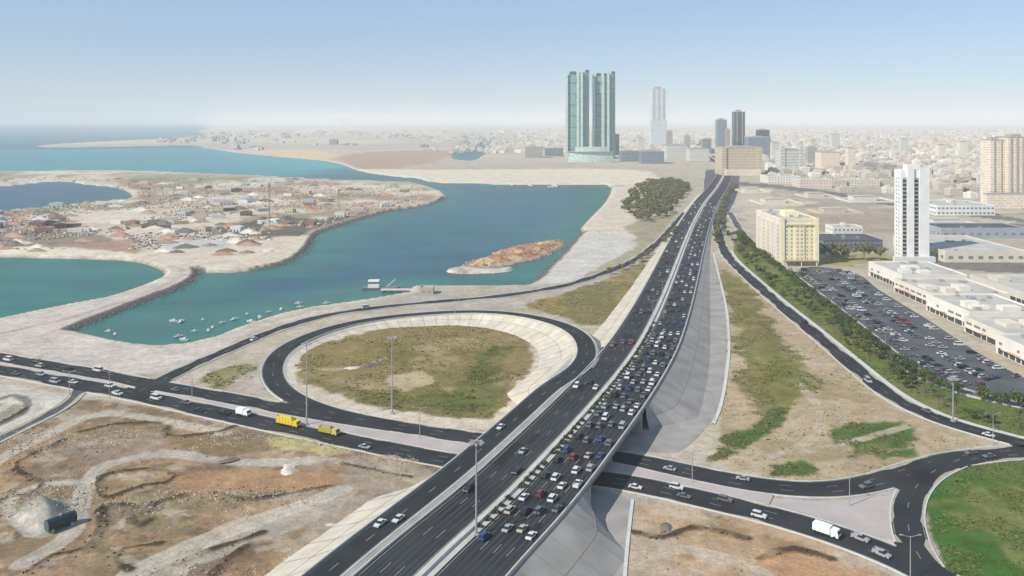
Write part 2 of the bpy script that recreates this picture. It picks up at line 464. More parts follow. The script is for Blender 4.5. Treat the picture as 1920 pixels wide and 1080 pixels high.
veg = np.zeros(GX.shape)                          # where weeds grow, for the tufts
HT = np.zeros(GX.shape)
def zone(pts, c, soft=4.0, amp=6.0, s=0, strength=1.0, vegw=0.0, nscale=24):
    poly = pxpoly(pts, 0, 8)
    lo = poly.min(0) - 40; hi = poly.max(0) + 40
    r = np.where((Ds > lo[1]) & (Ds < hi[1]))[0]
    if len(r) == 0: return None
    sl = slice(r[0], r[-1] + 1)
    d = sdf(poly, GX[sl], GY[sl]) + amp * (fbm(GX[sl], GY[sl], nscale, 4, 20 + s) - .5) * 2 + amp * 1.1 * (fbm(GX[sl], GY[sl], 4.5, 3, 60 + s) - .5)
    w = np.zeros(GX.shape); w[sl] = sstep(soft * .45, -soft * .45, d) * strength
    lay(w, c)
    if vegw: veg[:] = np.maximum(veg * (1 - w), w * vegw)
    elif strength > .5: veg[:] = veg * (1 - w)
    return w

# the reclaimed island with its works
isl = [(-300, 322), (100, 321), (400, 328), (650, 340), (800, 350), (835, 370), (700, 405), (600, 438), (580, 465), (520, 500), (385, 512), (300, 505), (150, 486), (-300, 480)]
wi = zone(isl, C(.47, .41, .34), 10, 10, 1)
lay(wi * sstep(.5, .6, fbm(GX, GY, 120, 5, 31)) * .8, C(.27, .215, .17)); lay(wi * sstep(.53, .62, fbm(GX, GY, 90, 5, 32)) * .8, C(.36, .23, .17))
lay(wi * sstep(.52, .62, fbm(GX, GY, 70, 5, 33)) * .8, PALE); lay(wi * sstep(.58, .68, fbm(GX, GY, 110, 4, 34)) * .6, C(.2, .23, .13))
zone([(400, 438), (450, 418), (520, 404), (600, 412), (640, 404), (690, 400), (620, 428), (590, 438), (500, 446)], C(.10, .09, .085), 8, 14, 3, .9)
zone([(0, 432), (60, 428), (170, 438), (210, 452), (60, 460), (0, 455)], C(.17, .145, .12), 8, 12, 4, .8)
zone([(280, 455), (430, 445), (580, 445), (578, 465), (530, 495), (400, 510), (300, 495)], C(.55, .49, .40), 12, 10, 5)
zone([(280, 442), (420, 440), (430, 462), (290, 470)], C(.45, .46, .46), 12, 10, 6, .8)
zone([(-100, 464), (150, 466), (260, 478), (240, 490), (150, 486), (-100, 482)], C(.62, .57, .46), 6, 5, 7)
# far coast works
zone([(670, 318), (800, 305), (870, 285), (760, 282), (660, 290)], C(.36, .25, .19), 40, 60, 8, .7, nscale=200)
zone([(660, 318), (830, 318), (1180, 318), (1230, 330), (1200, 346), (800, 342)], C(.60, .54, .44), 20, 15, 9)
zone([(480, 283), (600, 283), (620, 299), (520, 293)], C(.62, .47, .28), 60, 60, 10, .8, nscale=200)
# near beach and causeway
zone([(-200, 640), (0, 602), (130, 575), (250, 547), (310, 515), (372, 507), (372, 520), (290, 562), (200, 599), (140, 623), (215, 641), (300, 653), (400, 637), (480, 612),
      (640, 573), (640, 582), (500, 612), (380, 672), (300, 700), (150, 690), (0, 655), (-200, 660)], C(.50, .45, .42), 4, 3, 11)
zone([(1000, 528), (1060, 472), (1095, 435), (1180, 440), (1210, 465), (1150, 500), (1060, 530)], C(.50, .48, .45), 4, 5, 12)
zone([(1100, 420), (1150, 350), (1240, 345), (1190, 400), (1180, 440), (1095, 435)], C(.54, .48, .41), 8, 8, 13)
zone([(1180, 420), (1240, 410), (1265, 400), (1225, 455), (1150, 505), (1100, 518), (1190, 460)], C(.28, .25, .16), 5, 6, 14, .8, .4)
# gore between coast road and highway
w = zone([(985, 572), (1050, 552), (1120, 530), (1200, 490), (1215, 480), (1165, 585), (1120, 612), (1040, 590)], OLIVE, 3, 5, 15, 1, .5)
lay(w * sstep(.45, .62, n_mid) * .8, C(.30, .22, .09)); lay(w * sstep(.5, .6, n_fine) * .4, TAN)
# field inside the loop
zone([(540, 690), (560, 650), (640, 620), (760, 598), (900, 592), (1000, 600), (1075, 630), (1080, 670), (1000, 750), (940, 800), (800, 800), (640, 765), (550, 725)], C(.54, .48, .39), 3, 3, 16)
w = zone([(556, 700), (575, 660), (650, 630), (760, 610), (900, 608), (985, 625), (1005, 655), (985, 710), (940, 760), (915, 785), (800, 775), (690, 755), (590, 730)], C(.23, .18, .08), 3, 6, 17, 1, .35)
lay(w * sstep(.43, .57, fbm(GX, GY, 55, 5, 41)) * .9, OLIVE); lay(w * sstep(.55, .66, fbm(GX, GY, 40, 5, 42)) * .7, C(.34, .265, .16))
zone([(880, 660), (930, 650), (940, 700), (900, 770), (800, 768), (780, 745), (860, 720)], C(.10, .12, .03), 6, 12, 18, .8, .9)
zone([(575, 715), (680, 725), (800, 745), (800, 770), (690, 755), (590, 732)], C(.15, .14, .05), 5, 8, 19, .8, .7)
zone([(735, 705), (790, 695), (805, 720), (760, 733)], C(.46, .38, .26), 3, 4, 20, .8)
zone([(380, 700), (470, 680), (482, 710), (420, 730)], C(.22, .21, .09), 4, 6, 21, .9, .6)
zone([(480, 690), (490, 730), (560, 775), (480, 752), (420, 735)], PINK, 3, 3, 22, .7)
# triangle between highway and frontage road
w = zone([(1345, 490), (1375, 500), (1440, 565), (1530, 640), (1620, 715), (1700, 775), (1850, 825), (1700, 870), (1560, 905), (1420, 890), (1330, 860), (1345, 780), (1368, 680), (1365, 590)], C(.38, .305, .205), 3, 3, 23, 1, .12)
lay(w * sstep(.52, .62, fbm(GX, GY, 24, 5, 51)) * .7, C(.31, .25, .14)); lay(w * sstep(.56, .66, fbm(GX, GY, 30, 5, 52)) * .7, C(.44, .37, .27))
zone([(1352, 505), (1385, 520), (1430, 575), (1470, 650), (1500, 740), (1440, 790), (1400, 740), (1385, 640)], OLIVE, 4, 9, 24, .9, .6)
zone([(1440, 640), (1490, 660), (1510, 740), (1450, 760)], C(.17, .17, .05), 5, 8, 25, .8, .8)
zone([(1325, 835), (1370, 815), (1430, 795), (1455, 770), (1470, 785), (1440, 815), (1390, 838), (1330, 855)], GREEN, 3, 5, 26, 1, 1.0)
zone([(1320, 850), (1365, 840), (1370, 862), (1325, 868)], C(.12, .12, .05), 3, 4, 27, 1, .8)
zone([(1565, 800), (1620, 788), (1690, 792), (1705, 820), (1640, 845), (1575, 830)], GREEN, 4, 8, 28, 1, 1.0)
zone([(1600, 835), (1660, 830), (1660, 852), (1600, 856)], C(.15, .16, .06), 3, 5, 29, .9, .8)
zone([(1650, 845), (1720, 838), (1725, 855), (1655, 862)], GREEN, 3, 4, 30, 1, .9)
zone([(1445, 875), (1500, 862), (1530, 870), (1530, 888), (1450, 890)], GREEN, 3, 4, 31, 1, 1.0)
# verge between frontage road and car park
w = zone([(1385, 440), (1425, 480), (1480, 520), (1560, 583), (1650, 655), (1740, 715), (1840, 750), (1960, 775), (1960, 825), (1850, 805), (1790, 786), (1720, 758), (1620, 690), (1520, 610), (1440, 540), (1380, 485)], C(.16, .17, .06), 2, 2, 32, 1, .8)
lay(w * sstep(.42, .56, n_mid) * .8, C(.095, .15, .03)); lay(w * sstep(.58, .68, n_fine) * .4, C(.26, .24, .11))
zone([(1385, 350), (1480, 345), (1540, 360), (1690, 372), (1690, 420), (1560, 430), (1420, 400), (1390, 390)], C(.46, .40, .32), 8, 12, 101, .9)
lots = pxpoly([(1385, 345), (1700, 352), (1930, 380), (1930, 425), (1560, 436), (1400, 420)], 0, 30); lw = sstep(20, -20, sdf(lots, GX, GY))
lay(lw * sstep(.5, .58, fbm(GX * .35, GY, 60, 4, 140)) * .6, C(.31, .255, .20)); lay(lw * sstep(.54, .6, fbm(GX * .5, GY, 35, 4, 141)) * .6, C(.55, .50, .42)); lay(lw * sstep(.56, .62, fbm(GX, GY, 28, 4, 142)) * .5, C(.22, .21, .17))
zone([(1450, 352), (1560, 360), (1690, 366), (1690, 384), (1580, 384), (1480, 366)], C(.30, .28, .26), 5, 8, 102, .7)
zone([(1385, 342), (1480, 349), (1600, 366), (1690, 382), (1925, 412), (1925, 417), (1690, 388), (1580, 372), (1470, 355), (1385, 347)], C(.13, .13, .135), 3, 1, 109, .9)
zone([(1540, 395), (1680, 392), (1680, 432), (1560, 436)], C(.33, .27, .21), 6, 14, 103, .8)
zone([(1395, 360), (1440, 365), (1470, 400), (1420, 420), (1395, 400)], C(.47, .42, .34), 6, 8, 104, .8)
zone([(1545, 478), (1660, 478), (1690, 492), (1600, 500), (1545, 497)], C(.30, .27, .12), 4, 6, 105, .9, .5)
zone([(1600, 500), (1740, 492), (1925, 520), (1925, 600), (1760, 560), (1650, 530)], C(.40, .36, .30), 4, 5, 106, .9)
zone([(1745, 486), (1925, 494), (1925, 512), (1760, 500)], C(.12, .12, .12), 3, 4, 107, .8)
zone([(1740, 428), (1925, 420), (1925, 436), (1740, 442)], C(.11, .13, .10), 4, 6, 108, .8)
# lawn in the corner
w = zone([(1740, 930), (1775, 895), (1840, 868), (1990, 862), (1990, 1180), (1800, 1110), (1765, 1040), (1742, 985)], C(.085, .135, .03), 2, 2, 33, 1, .8)
lay(w * sstep(.45, .6, n_mid) * .8, VIVID); lay(w * sstep(.55, .66, fbm(GX, GY, 20, 4, 61)) * .55, C(.21, .2, .08))
# paving between the two arms of the cross road, dirt below it
zone([(1330, 925), (1450, 940), (1560, 945), (1650, 935), (1695, 920), (1690, 1000), (1705, 1040), (1600, 1000), (1480, 962)], C(.46, .40, .38), 2, 2, 34)
w = zone([(1180, 945), (1330, 955), (1450, 985), (1560, 1020), (1640, 1060), (1690, 1110), (1150, 1120)], C(.39, .285, .185), 3, 4, 35, 1, .05)
lay(w * sstep(.5, .6, fbm(GX, GY, 14, 5, 63)) * .8, C(.27, .18, .095)); lay(w * sstep(.54, .64, fbm(GX, GY, 18, 5, 64)) * .7, C(.45, .38, .30))
zone([(1410, 1040), (1500, 1030), (1640, 1070), (1660, 1110), (1430, 1110)], C(.42, .25, .14), 3, 6, 36, .7)
# dug-over land in the corner below the cross road
w = zone([(-100, 845), (30, 800), (110, 775), (150, 750), (300, 770), (500, 812), (700, 850), (830, 880), (800, 930), (640, 1010), (480, 1110), (-100, 1150)], C(.35, .25, .155), 3, 4, 37, 1, .03)
dig = w.copy()
lay(w * sstep(.48, .6, fbm(GX, GY, 30, 5, 71)) * .75, C(.235, .165, .10)); lay(w * sstep(.53, .64, fbm(GX, GY, 22, 5, 72)) * .7, C(.44, .375, .30))
lay(w * sstep(.5, .6, fbm(GX, GY, 6, 4, 73)) * .35, C(.21, .165, .12))
lay(dig * sstep(.52, .62, fbm(GX, GY, 40, 4, 160)) * .55, C(.255, .225, .125))
# spoil thrown up in dark and pale splashes
for k, (sc, th, c) in enumerate(((11, .60, (.15, .11, .075)), (7, .62, (.50, .45, .37)), (22, .62, (.40, .26, .15)), (4, .64, (.13, .10, .07)))):
    lay(dig * sstep(th, th + .05, fbm(GX, GY, sc, 4, 130 + k)) * .5, C(*c))
zone([(180, 795), (310, 795), (320, 818), (430, 808), (540, 815), (560, 835), (400, 850), (300, 825), (150, 815)], C(.24, .175, .10), 2, 4, 38, .8)
zone([(325, 892), (420, 878), (560, 880), (640, 900), (620, 915), (480, 925), (340, 925)], C(.41, .255, .14), 2, 3, 39, .85)
zone([(130, 880), (170, 865), (180, 900), (180, 950), (180, 1000), (130, 1040), (20, 1060), (0, 1030), (110, 1010), (150, 950)], C(.28, .195, .12), 2, 3, 40, .8)
zone([(120, 822), (300, 812), (310, 840), (280, 860), (140, 862)], C(.36, .30, .265), 2, 3, 41, .35)
zone([(640, 925), (560, 955), (470, 985), (400, 1010), (310, 1050), (200, 1100), (330, 1100), (480, 1020), (600, 970), (680, 930)], C(.42, .385, .325), 2, 3, 42, .8)
zone([(330, 1070), (420, 1040), (470, 1015), (500, 1020), (440, 1060), (400, 1100)], C(.18, .13, .09), 2, 3, 43, .8)
zone([(30, 945), (80, 928), (130, 935), (140, 970), (130, 1000), (60, 1008), (25, 985)], C(.34, .34, .31), 2, 3, 44, .9)
zone([(500, 822), (560, 815), (650, 835), (660, 852), (560, 850)], C(.50, .47, .22), 2, 4, 45, .7, .5)
zone([(-50, 725), (60, 730), (120, 742), (130, 760), (60, 800), (-50, 830)], C(.50, .47, .43), 2, 3, 46)
zone([(-20, 760), (30, 748), (50, 760), (30, 780), (-20, 795)], C(.24, .22, .15), 2, 4, 47, .8)
zone([(640, 860), (820, 880), (770, 930), (600, 1030), (520, 1090), (560, 1000), (660, 920)], C(.38, .32, .245), 3, 4, 48, .8)
near = slice(0, np.searchsorted(Ds, 420))
# haul tracks: pale, packed, with ruts
TRACKS = [([(640, 918), (560, 948), (470, 980), (390, 1012), (300, 1050), (190, 1110)], 3.6, C(.54, .50, .43)), ([(40, 1060), (120, 1010), (150, 950), (165, 905), (200, 870), (300, 850), (420, 862), (520, 868), (600, 862)], 3.0, C(.50, .46, .40)),
          ([(-60, 900), (20, 850), (90, 815), (150, 785), (200, 775), (300, 788), (420, 812)], 3.0, C(.54, .49, .41)), ([(600, 862), (700, 872), (780, 900)], 2.2, C(.45, .40, .32)), ([(0, 770), (35, 745), (75, 752), (60, 780), (10, 805)], 2.0, C(.50, .47, .42)),
          ([(-40, 815), (10, 792), (45, 772), (50, 752), (20, 742), (-30, 762)], 1.5, C(.17, .165, .15)), ([(320, 1110), (360, 1040), (430, 985), (520, 960), (600, 950)], 2.0, C(.50, .44, .36)), ([(60, 1000), (20, 960), (40, 920), (110, 905), (165, 905)], 2.2, C(.50, .47, .41)), ([(1190, 1060), (1280, 1030), (1400, 1060), (1480, 1100)], 2.0, C(.46, .40, .315)),
          ([(1400, 900), (1440, 860), (1520, 825), (1540, 780), (1500, 720)], 1.8, C(.45, .385, .29)), ([(1340, 830), (1420, 850), (1540, 840), (1700, 800)], 1.6, C(.44, .38, .29)), ([(560, 690), (660, 690), (760, 660), (900, 640), (960, 650)], 1.6, C(.40, .33, .22))]
for k, (b, hw_, c) in enumerate(TRACKS):
    ln = curve([spot(x, y) for x, y in b], 3); d = pdist(ln, GX[near], GY[near])
    w = np.zeros(GX.shape); w[near] = sstep(hw_ + .5, hw_ - .5, d + 1.1 * (n_fine[near] - .5) * 2); lay(w * .85, c)
    w[near] = sstep(.5, .15, np.abs(d - hw_ * .45)) * .8; lay(w * .55, np.asarray(c) * .68)
    HT[near] *= 1 - .8 * sstep(hw_ + 2, hw_, d)
# edges left by the digging: low banks of dark damp earth
BANKS = [[(118, 826), (90, 840), (60, 852), (32, 866), (30, 880), (50, 893), (78, 905), (70, 918), (45, 928), (0, 937)],
         [(180, 905), (195, 890), (235, 882), (300, 882), (330, 893), (310, 905), (270, 910), (240, 920), (205, 932), (190, 930), (178, 908)],
         [(330, 932), (290, 945), (272, 960), (280, 975), (265, 985), (245, 980), (235, 965), (240, 948), (190, 950)],
         [(190, 955), (190, 990), (180, 1010), (165, 1030), (100, 1042), (50, 1075)],
         [(620, 912), (540, 925), (470, 935), (400, 925), (340, 930)], [(315, 800), (307, 815), (345, 818), (420, 808), (440, 800)],
         [(490, 1000), (450, 1015), (400, 1030), (330, 1060)], [(460, 1025), (420, 1055), (400, 1080)], [(150, 810), (220, 797), (300, 795)],
         [(0, 795), (30, 778), (50, 765)], [(640, 870), (720, 885), (770, 895)], [(240, 1070), (210, 1050), (230, 1030), (300, 1020)],
         [(1190, 1000), (1240, 1010), (1300, 990), (1360, 1000), (1400, 1010)], [(1420, 1050), (1490, 1030), (1560, 1050)]]
near = slice(0, np.searchsorted(Ds, 420))
for k, b in enumerate(BANKS):
    ln = curve([spot(x, y) for x, y in b], 4)
    d = pdist(ln, GX[near], GY[near]) + 1.6 * (n_fine[near] - .5) * 2
    w = np.zeros(GX.shape); w[near] = sstep(1.6, .6, d) * np.clip(3.2 * (fbm(GX[near], GY[near], 9, 3, 80 + k) - .18), 0, 1)
    lay(w * .95, C(.062, .044, .027)); HT[near] += sstep(2.2, .2, d) * .45
# uneven ground where nothing is paved
HT += dig * (1.4 * (fbm(GX, GY, 26, 4, 90) - .5) + .5 * (fbm(GX, GY, 7, 3, 91) - .5))
hp = sdf(pxpoly([(45, 955), (85, 940), (118, 950), (125, 975), (100, 992), (50, 990)], 0, 3), GX[near], GY[near])
HT[near] += sstep(2, -7, hp) * 5.0
zone([(1290, 800), (1345, 772), (1345, 850), (1300, 872), (1235, 852)], C(.47, .42, .34), 2, 2, 110)
# track on the causeway, rock-armoured edges with the shade on them painted in dark
trk = pdist(curve([spot(x, y) for x, y in [(-150, 655), (0, 626), (60, 612), (115, 600), (200, 575), (260, 555), (320, 530), (345, 515)]], 6), GX, GY)
lay(sstep(3.2, 1.2, trk + 1.5 * (n_fine - .5)) * .6, C(.30, .235, .225))
ARM = [[(135, 622), (165, 610), (200, 597), (245, 578), (290, 560), (330, 545), (360, 530), (373, 516), (369, 507)], [(480, 507), (520, 500), (545, 492), (565, 480), (580, 465), (588, 450), (600, 437), (620, 430), (650, 420), (700, 405), (740, 395), (790, 388), (820, 380), (837, 370)],
       [(985, 537), (1002, 528), (1020, 510), (1040, 490), (1060, 470), (1075, 452), (1090, 437)]]
ARMW = [curve([spot(x, y, WZ) for x, y in a], 6) for a in ARM]
armd = np.full(GX.shape, 1e9)
for a in ARMW: armd = np.minimum(armd, pdist(a, GX, GY))
# shallow dry sand next to the water, then the drop to the sea bed
shore = sstep(16, 3, WD + 8 * (n_mid - .5)) * (GY < 2500); lay(shore * .65, C(.56, .52, .45))
wet = sstep(3.2, .8, WD) * (GY < 1500); lay(wet * .75, C(.16, .14, .12)); lay(sstep(7.5, 4.5, armd + 3 * (n_fine - .5)) * .92, C(.105, .10, .095))
Z = np.where(WD > 0, -2.6 + 2.6 * np.clip(WD / 4.5, 0, 1), -2.6 + np.clip(WD * .5, -3, 0))
Z += HT * np.clip(WD / 12, 0, 1)

def fan_sheet(name, X, Y, Zs, cols, mat):
    r, c = X.shape
    me = bpy.data.meshes.new(name)
    co = np.stack([X, Y, Zs], -1).reshape(-1, 3).astype(np.float32)
    idx = np.arange(r * c).reshape(r, c)
    q = np.stack([idx[:-1, :-1], idx[:-1, 1:], idx[1:, 1:], idx[1:, :-1]], -1).reshape(-1, 4)
    me.vertices.add(len(co)); me.vertices.foreach_set('co', co.ravel())
    me.loops.add(q.size); me.loops.foreach_set('vertex_index', q.ravel().astype(np.int32))
    me.polygons.add(len(q)); me.polygons.foreach_set('loop_start', np.arange(0, q.size, 4, dtype=np.int32))
    me.polygons.foreach_set('use_smooth', np.ones(len(q), bool))
    at = me.attributes.new('soil', 'FLOAT_COLOR', 'POINT')
    cc = np.ones((len(co), 4), np.float32); cc[:, :3] = cols.reshape(-1, 3)
    at.data.foreach_set('color', cc.ravel())
    me.update(calc_edges=True); me.validate()
    me.materials.append(mat)
    return link(name, me)

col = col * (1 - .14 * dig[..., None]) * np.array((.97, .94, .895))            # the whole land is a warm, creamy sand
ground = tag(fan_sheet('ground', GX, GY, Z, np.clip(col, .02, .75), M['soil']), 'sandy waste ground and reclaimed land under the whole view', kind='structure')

# water: deep blue-green, greener over the shallows
sub = (slice(None, None, 2), slice(None, None, 2))
WX, WY, wd = GX[sub], GY[sub], -WD[sub]
wc = np.zeros(WX.shape + (3,)); wc[:] = C(.012, .092, .108)
def wlay(w, c):
    global wc
    wc = wc * (1 - w[..., None]) + np.asarray(c) * w[..., None]
wlay(sstep(.45, .6, fbm(WX, WY, 220, 4, 95)) * .6, C(.018, .085, .125))
wlay(sstep(75, 5, wd + 30 * (fbm(WX, WY, 60, 3, 96) - .5)) * .9, C(.024, .135, .105))
def wzone(pts, c, soft, st):
    d = sdf(pxpoly(pts, WZ, 30), WX, WY); wlay(sstep(soft, -soft, d) * st, c)
wzone(lagoon, C(.016, .135, .105), 20, .8)
wzone(pond, C(.02, .085, .125), 20, .8)
wzone([(135, 640), (150, 610), (300, 580), (420, 575), (640, 540), (760, 535), (780, 560), (560, 600), (400, 650), (250, 660)], C(.045, .155, .125), 25, .75)
wzone([(380, 274), (470, 284), (600, 301), (640, 315), (560, 318), (440, 300)], C(.06, .38, .36), 60, .95)
wzone([(-400, 278), (100, 280), (330, 277), (600, 305), (560, 330), (-400, 322)], C(.035, .24, .26), 80, .85)
wzone([(-400, 244), (380, 244), (360, 258), (80, 270), (-400, 275)], C(.06, .15, .19), 200, .7)
water = tag(fan_sheet('sea', WX, WY, np.full(WX.shape, WZ), wc, M['water']), 'blue green sea, bay and lagoon', kind='structure')

# ================================================================== roads
def road_path(pts, step=4.0, sm=4):
    return smooth_path(resample(curve([spot(*p) for p in pts], 3.0), step), sm)

med = [(700, 1180, 8), (795, 1080, 8), (880, 1000, 8), (940, 947, 8), (1000, 885, 8), (1060, 820, 8), (1118, 755, 8), (1162, 702, 7.6), (1200, 648, 6.6), (1235, 580, 5),
       (1260, 520, 3.5), (1280, 468, 2.2), (1300, 420, 1.2), (1322, 380, .7), (1345, 350, .4), (1357, 325, .3), (1352, 308, .3), (1330, 292, .3)]
HW = road_path(med, 5.0, 12)
D_hw = HW[:, 1]
GORE = 398.0                                           # where the loop ramp leaves the highway
gore_mask = D_hw < GORE
OPEN0, OPEN1 = 263.0, 326.0                            # the underpass
# ramp alongside, then the loop
rampline = off(HW[gore_mask], -23.0)
loop = [(1083, 694, 7.9), (1101, 668, 7.6), (1095, 638, 7.0), (1072, 618, 6.4), (1030, 602, 5.8), (970, 590, 5), (907, 585, 4.3), (840, 586, 3.6), (773, 591, 3), (707, 598, 2.4),
        (640, 611, 1.9), (577, 632, 1.4), (533, 655, 1), (511, 685, .6), (513, 712, .4), (537, 739, .3), (585, 762, .25), (640, 779, .22), (720, 795, .21)]
loop_w = [spot(*p) for p in loop]
keep = rampline[rampline[:, 1] < loop_w[0][1] - 22]
RAMP = smooth_path(resample(curve([tuple(p) for p in keep[::5]] + [tuple(keep[-1])] + loop_w, 3.0), 4.0), 10)
CROSS_F = road_path([(-260, 612, .2), (-100, 648, .2), (0, 670, .2), (100, 687, .2), (200, 704, .2), (290, 722, .2), (400, 741, .2), (517, 763, .2), (640, 784, .2), (760, 802, .2), (870, 819, .2), (1020, 838, .2),
                     (1180, 860, .2), (1290, 884, .2), (1400, 906, .2), (1490, 917, .2), (1570, 917, .2), (1640, 905, .2), (1715, 880, .2), (1800, 859, .2), (1920, 847, .2), (2100, 840, .2)])
CROSS_N = road_path([(-260, 634, .2), (-100, 671, .2), (0, 693, .2), (140, 719, .2), (270, 744, .2), (420, 777, .2), (560, 807, .2), (700, 836, .2), (860, 866, .2), (1000, 882, .2), (1130, 898, .2), (1200, 909, .2),
                     (1320, 936, .2), (1450, 967, .2), (1560, 1000, .2), (1640, 1029, .2), (1720, 1063, .2), (1800, 1110, .2)])
COAST = road_path([(262, 733, .2), (300, 715, .2), (367, 682, .2), (433, 654, .2), (483, 632, .2), (533, 613, .2), (600, 594, .2), (640, 586, .2), (740, 573, .2), (840, 564, .2), (940, 555, .2), (1007, 545, .2), (1057, 536, .2),
                   (1107, 521, .2), (1173, 496, .2), (1210, 474, .2), (1240, 449, .3), (1262, 425, .5), (1285, 398, .5)])
FRONT = road_path([(1338, 400, .4), (1345, 428, .3), (1352, 455, .2), (1368, 485, .2), (1413, 528, .2), (1463, 572, .2), (1513, 613, .2), (1563, 655, .2), (1613, 697, .2), (1663, 737, .2), (1713, 766, .2), (1780, 793, .2),
                   (1850, 813, .2), (1930, 834, .2), (2100, 868, .2)])
SERVICE = road_path([(1368, 398, .2), (1395, 440, .2), (1430, 474, .2), (1490, 520, .2), (1570, 582, .2), (1650, 646, .2), (1710, 692, .2), (1770, 722, .2), (1860, 748, .2), (1960, 768, .2), (2100, 795, .2)])
LINK = road_path([(1800, 861, .21), (1745, 886, .21), (1712, 920, .21), (1700, 960, .21), (1705, 1000, .21), (1722, 1045, .21), (1750, 1080, .21), (1790, 1125, .21)])
SITE = road_path([(-80, 862, .2), (0, 822, .2), (40, 803, .2), (80, 783, .2), (118, 762, .2), (140, 744, .2), (150, 728, .2)])

ROADS = {'f': (CROSS_F, 5.75), 'n': (CROSS_N, 6.0), 'c': (COAST, 4.25), 'g': (FRONT, 4.75), 's': (SERVICE, 3.75), 'l': (LINK, 4.5), 'd': (SITE, 3.0), 'r': (RAMP[RAMP[:, 2] < 1.0], 5.0)}
def clear(line, own):
    """where a kerb or edge line does not cross another carriageway"""
    m = np.ones(len(line), bool)
    for k, (p, h) in ROADS.items():
        if k == own: continue
        m &= pdist(p, line[:, 0], line[:, 1]) > h + .1
    return m
def flat_road(name, path, w, label, own, z=0.0, kerb=True, lanes=2, mat='asphalt', base=True):
    mb = MB(); h = w / 2
    sweep(mb, path, [(-h, z), (h, z)])
    if base:
        sweep(mb, path, [(h, z), (h + .6, z - .35)]); sweep(mb, path, [(-h - .6, z - .35), (-h, z)])
    r = tag(mb.build(name, M[mat]), label, kind='structure')
    if kerb:
        for s in (-1, 1):
            k = MB(); a, b = (h, h + .45) if s > 0 else (-h - .45, -h)
            sweep(k, path, [(a, -.3), (a, .14), (b, .14), (b, -.3)], mask=clear(off(path, (a + b) / 2), own)); k.build('kerb', M['kerb'], r)
    lm = MB()
    for o in (-h + .45, h - .45): sweep(lm, path, [(o - .09, z + .02), (o + .09, z + .02)], mask=clear(off(path, o), own))
    seg = np.arange(len(path))
    for q in range(1, lanes):
        o = -h + .3 + (w - .6) * q / lanes
        sweep(lm, path, [(o - .09, z + .02), (o + .09, z + .02)], mask=(seg % 4 < 2))
    lm.build('lane_marking', M['white_line'], r)['kind'] = 'stuff'
    sd = MB(); nz = fbm(path[:, 0], path[:, 1], 14, 3, 150)      # sand blown in along the edges
    for s in (-1, 1):
        inner = s * (h - .15 - 1.6 * np.clip((nz - .42) * 4, 0, 1)); outer = s * (h - .02)
        sweep(sd, path, [(inner, z + .03), (outer, z + .03)] if s > 0 else [(outer, z + .03), (inner, z + .03)], mask=clear(off(path, s * h), own) & (nz > .43))
    sd.build('sand_drift', M['sand'], r)['kind'] = 'stuff'
    return r

flat_road('road', CROSS_F, 11.5, 'far arm of the dark cross road running under the flyover', 'f', lanes=3)
flat_road('road', CROSS_N, 12.0, 'near arm of the dark cross road running under the flyover', 'n', z=.02, lanes=3)
flat_road('road', COAST, 8.5, 'coast road curving from the crossroads along the bay', 'c', z=.04)
flat_road('road', FRONT, 9.5, 'curving frontage road beside the green verge', 'g')
flat_road('road', SERVICE, 7.5, 'service road between the verge and the car park', 's', z=.02, mat='asphalt_old')
flat_road('road', LINK, 9.0, 'short link road beside the green corner lawn', 'l', z=.05)
flat_road('road', SITE, 6.0, 'site road into the dug ground', 'd', mat='asphalt_old')

# median of the cross road
cm = MB(); mid = []
for p in CROSS_N:
    d = np.linalg.norm(CROSS_F[:, :2] - p[:2], axis=1); k = d.argmin()
    mid.append((*((CROSS_F[k, :2] + p[:2]) / 2), d[k]))
mid = np.array(mid); gap = mid[:, 2].copy(); mid[:, 2] = .2
ok = (gap > 13.2) & (mid[:, 0] < 84) & (pdist(COAST[:12], mid[:, 0], mid[:, 1]) > 9)
hwid = np.clip(gap / 2 - 6.4, .3, 40)
sweep(cm, mid, [(-hwid, -.2), (-hwid, .16), (hwid, .16), (hwid, -.2)], mask=ok)
tag(cm.build('road_median', M['pink_paving']), 'pale paved strip between the two arms of the cross road', kind='structure')

# ---- elevated highway
flyover = empty('flyover_highway', tuple(HW[0])); tag(flyover, 'wide elevated highway sweeping from the bottom edge towards the glass towers', 'highway')
def fpart(name, mb, mat):
    o = mb.build(name, mat); o.parent = flyover; o.matrix_parent_inverse = Matrix.Translation(-Vector(HW[0])); return o
mb = MB(); sweep(mb, HW, [(2.2, .02), (18.6, .02)]); fpart('carriageway', mb, M['asphalt'])
mb = MB(); sweep(mb, HW, [(-15.6, .02), (-2.2, .02)]); fpart('carriageway', mb, M['asphalt'])
mb = MB(); sweep(mb, HW, [(-2.2, -.1), (-2.2, .28), (2.2, .28), (2.2, -.1)]); fpart('median', mb, M['pale_concrete'])
mb = MB(); sweep(mb, HW, [(-.3, .28), (-.14, 1.1), (.14, 1.1), (.3, .28)]); fpart('median_barrier', mb, M['kerb'])
mb = MB(); sweep(mb, HW, [(18.6, -1.2), (18.6, 1.0), (19.05, 1.0), (19.05, -1.2)]); fpart('parapet', mb, M['pale_concrete'])
mb = MB(); sweep(mb, HW, [(-15.6, -.1), (-15.6, .7), (-16.0, .7), (-16.0, -.1)]); fpart('parapet', mb, M['pale_concrete'])
deckL = np.where(gore_mask, -27.4, -16.6)
mb = MB(); sweep(mb, HW, [(deckL, -.12), (19.05, -.12), (19.05, -1.3), (deckL, -1.3)], closed=True); fpart('deck', mb, M['concrete'])
lm = MB(); seg = np.arange(len(HW))
for o in (2.8, 18.0, -2.8, -15.0): sweep(lm, HW, [(o - .1, .04), (o + .1, .04)])
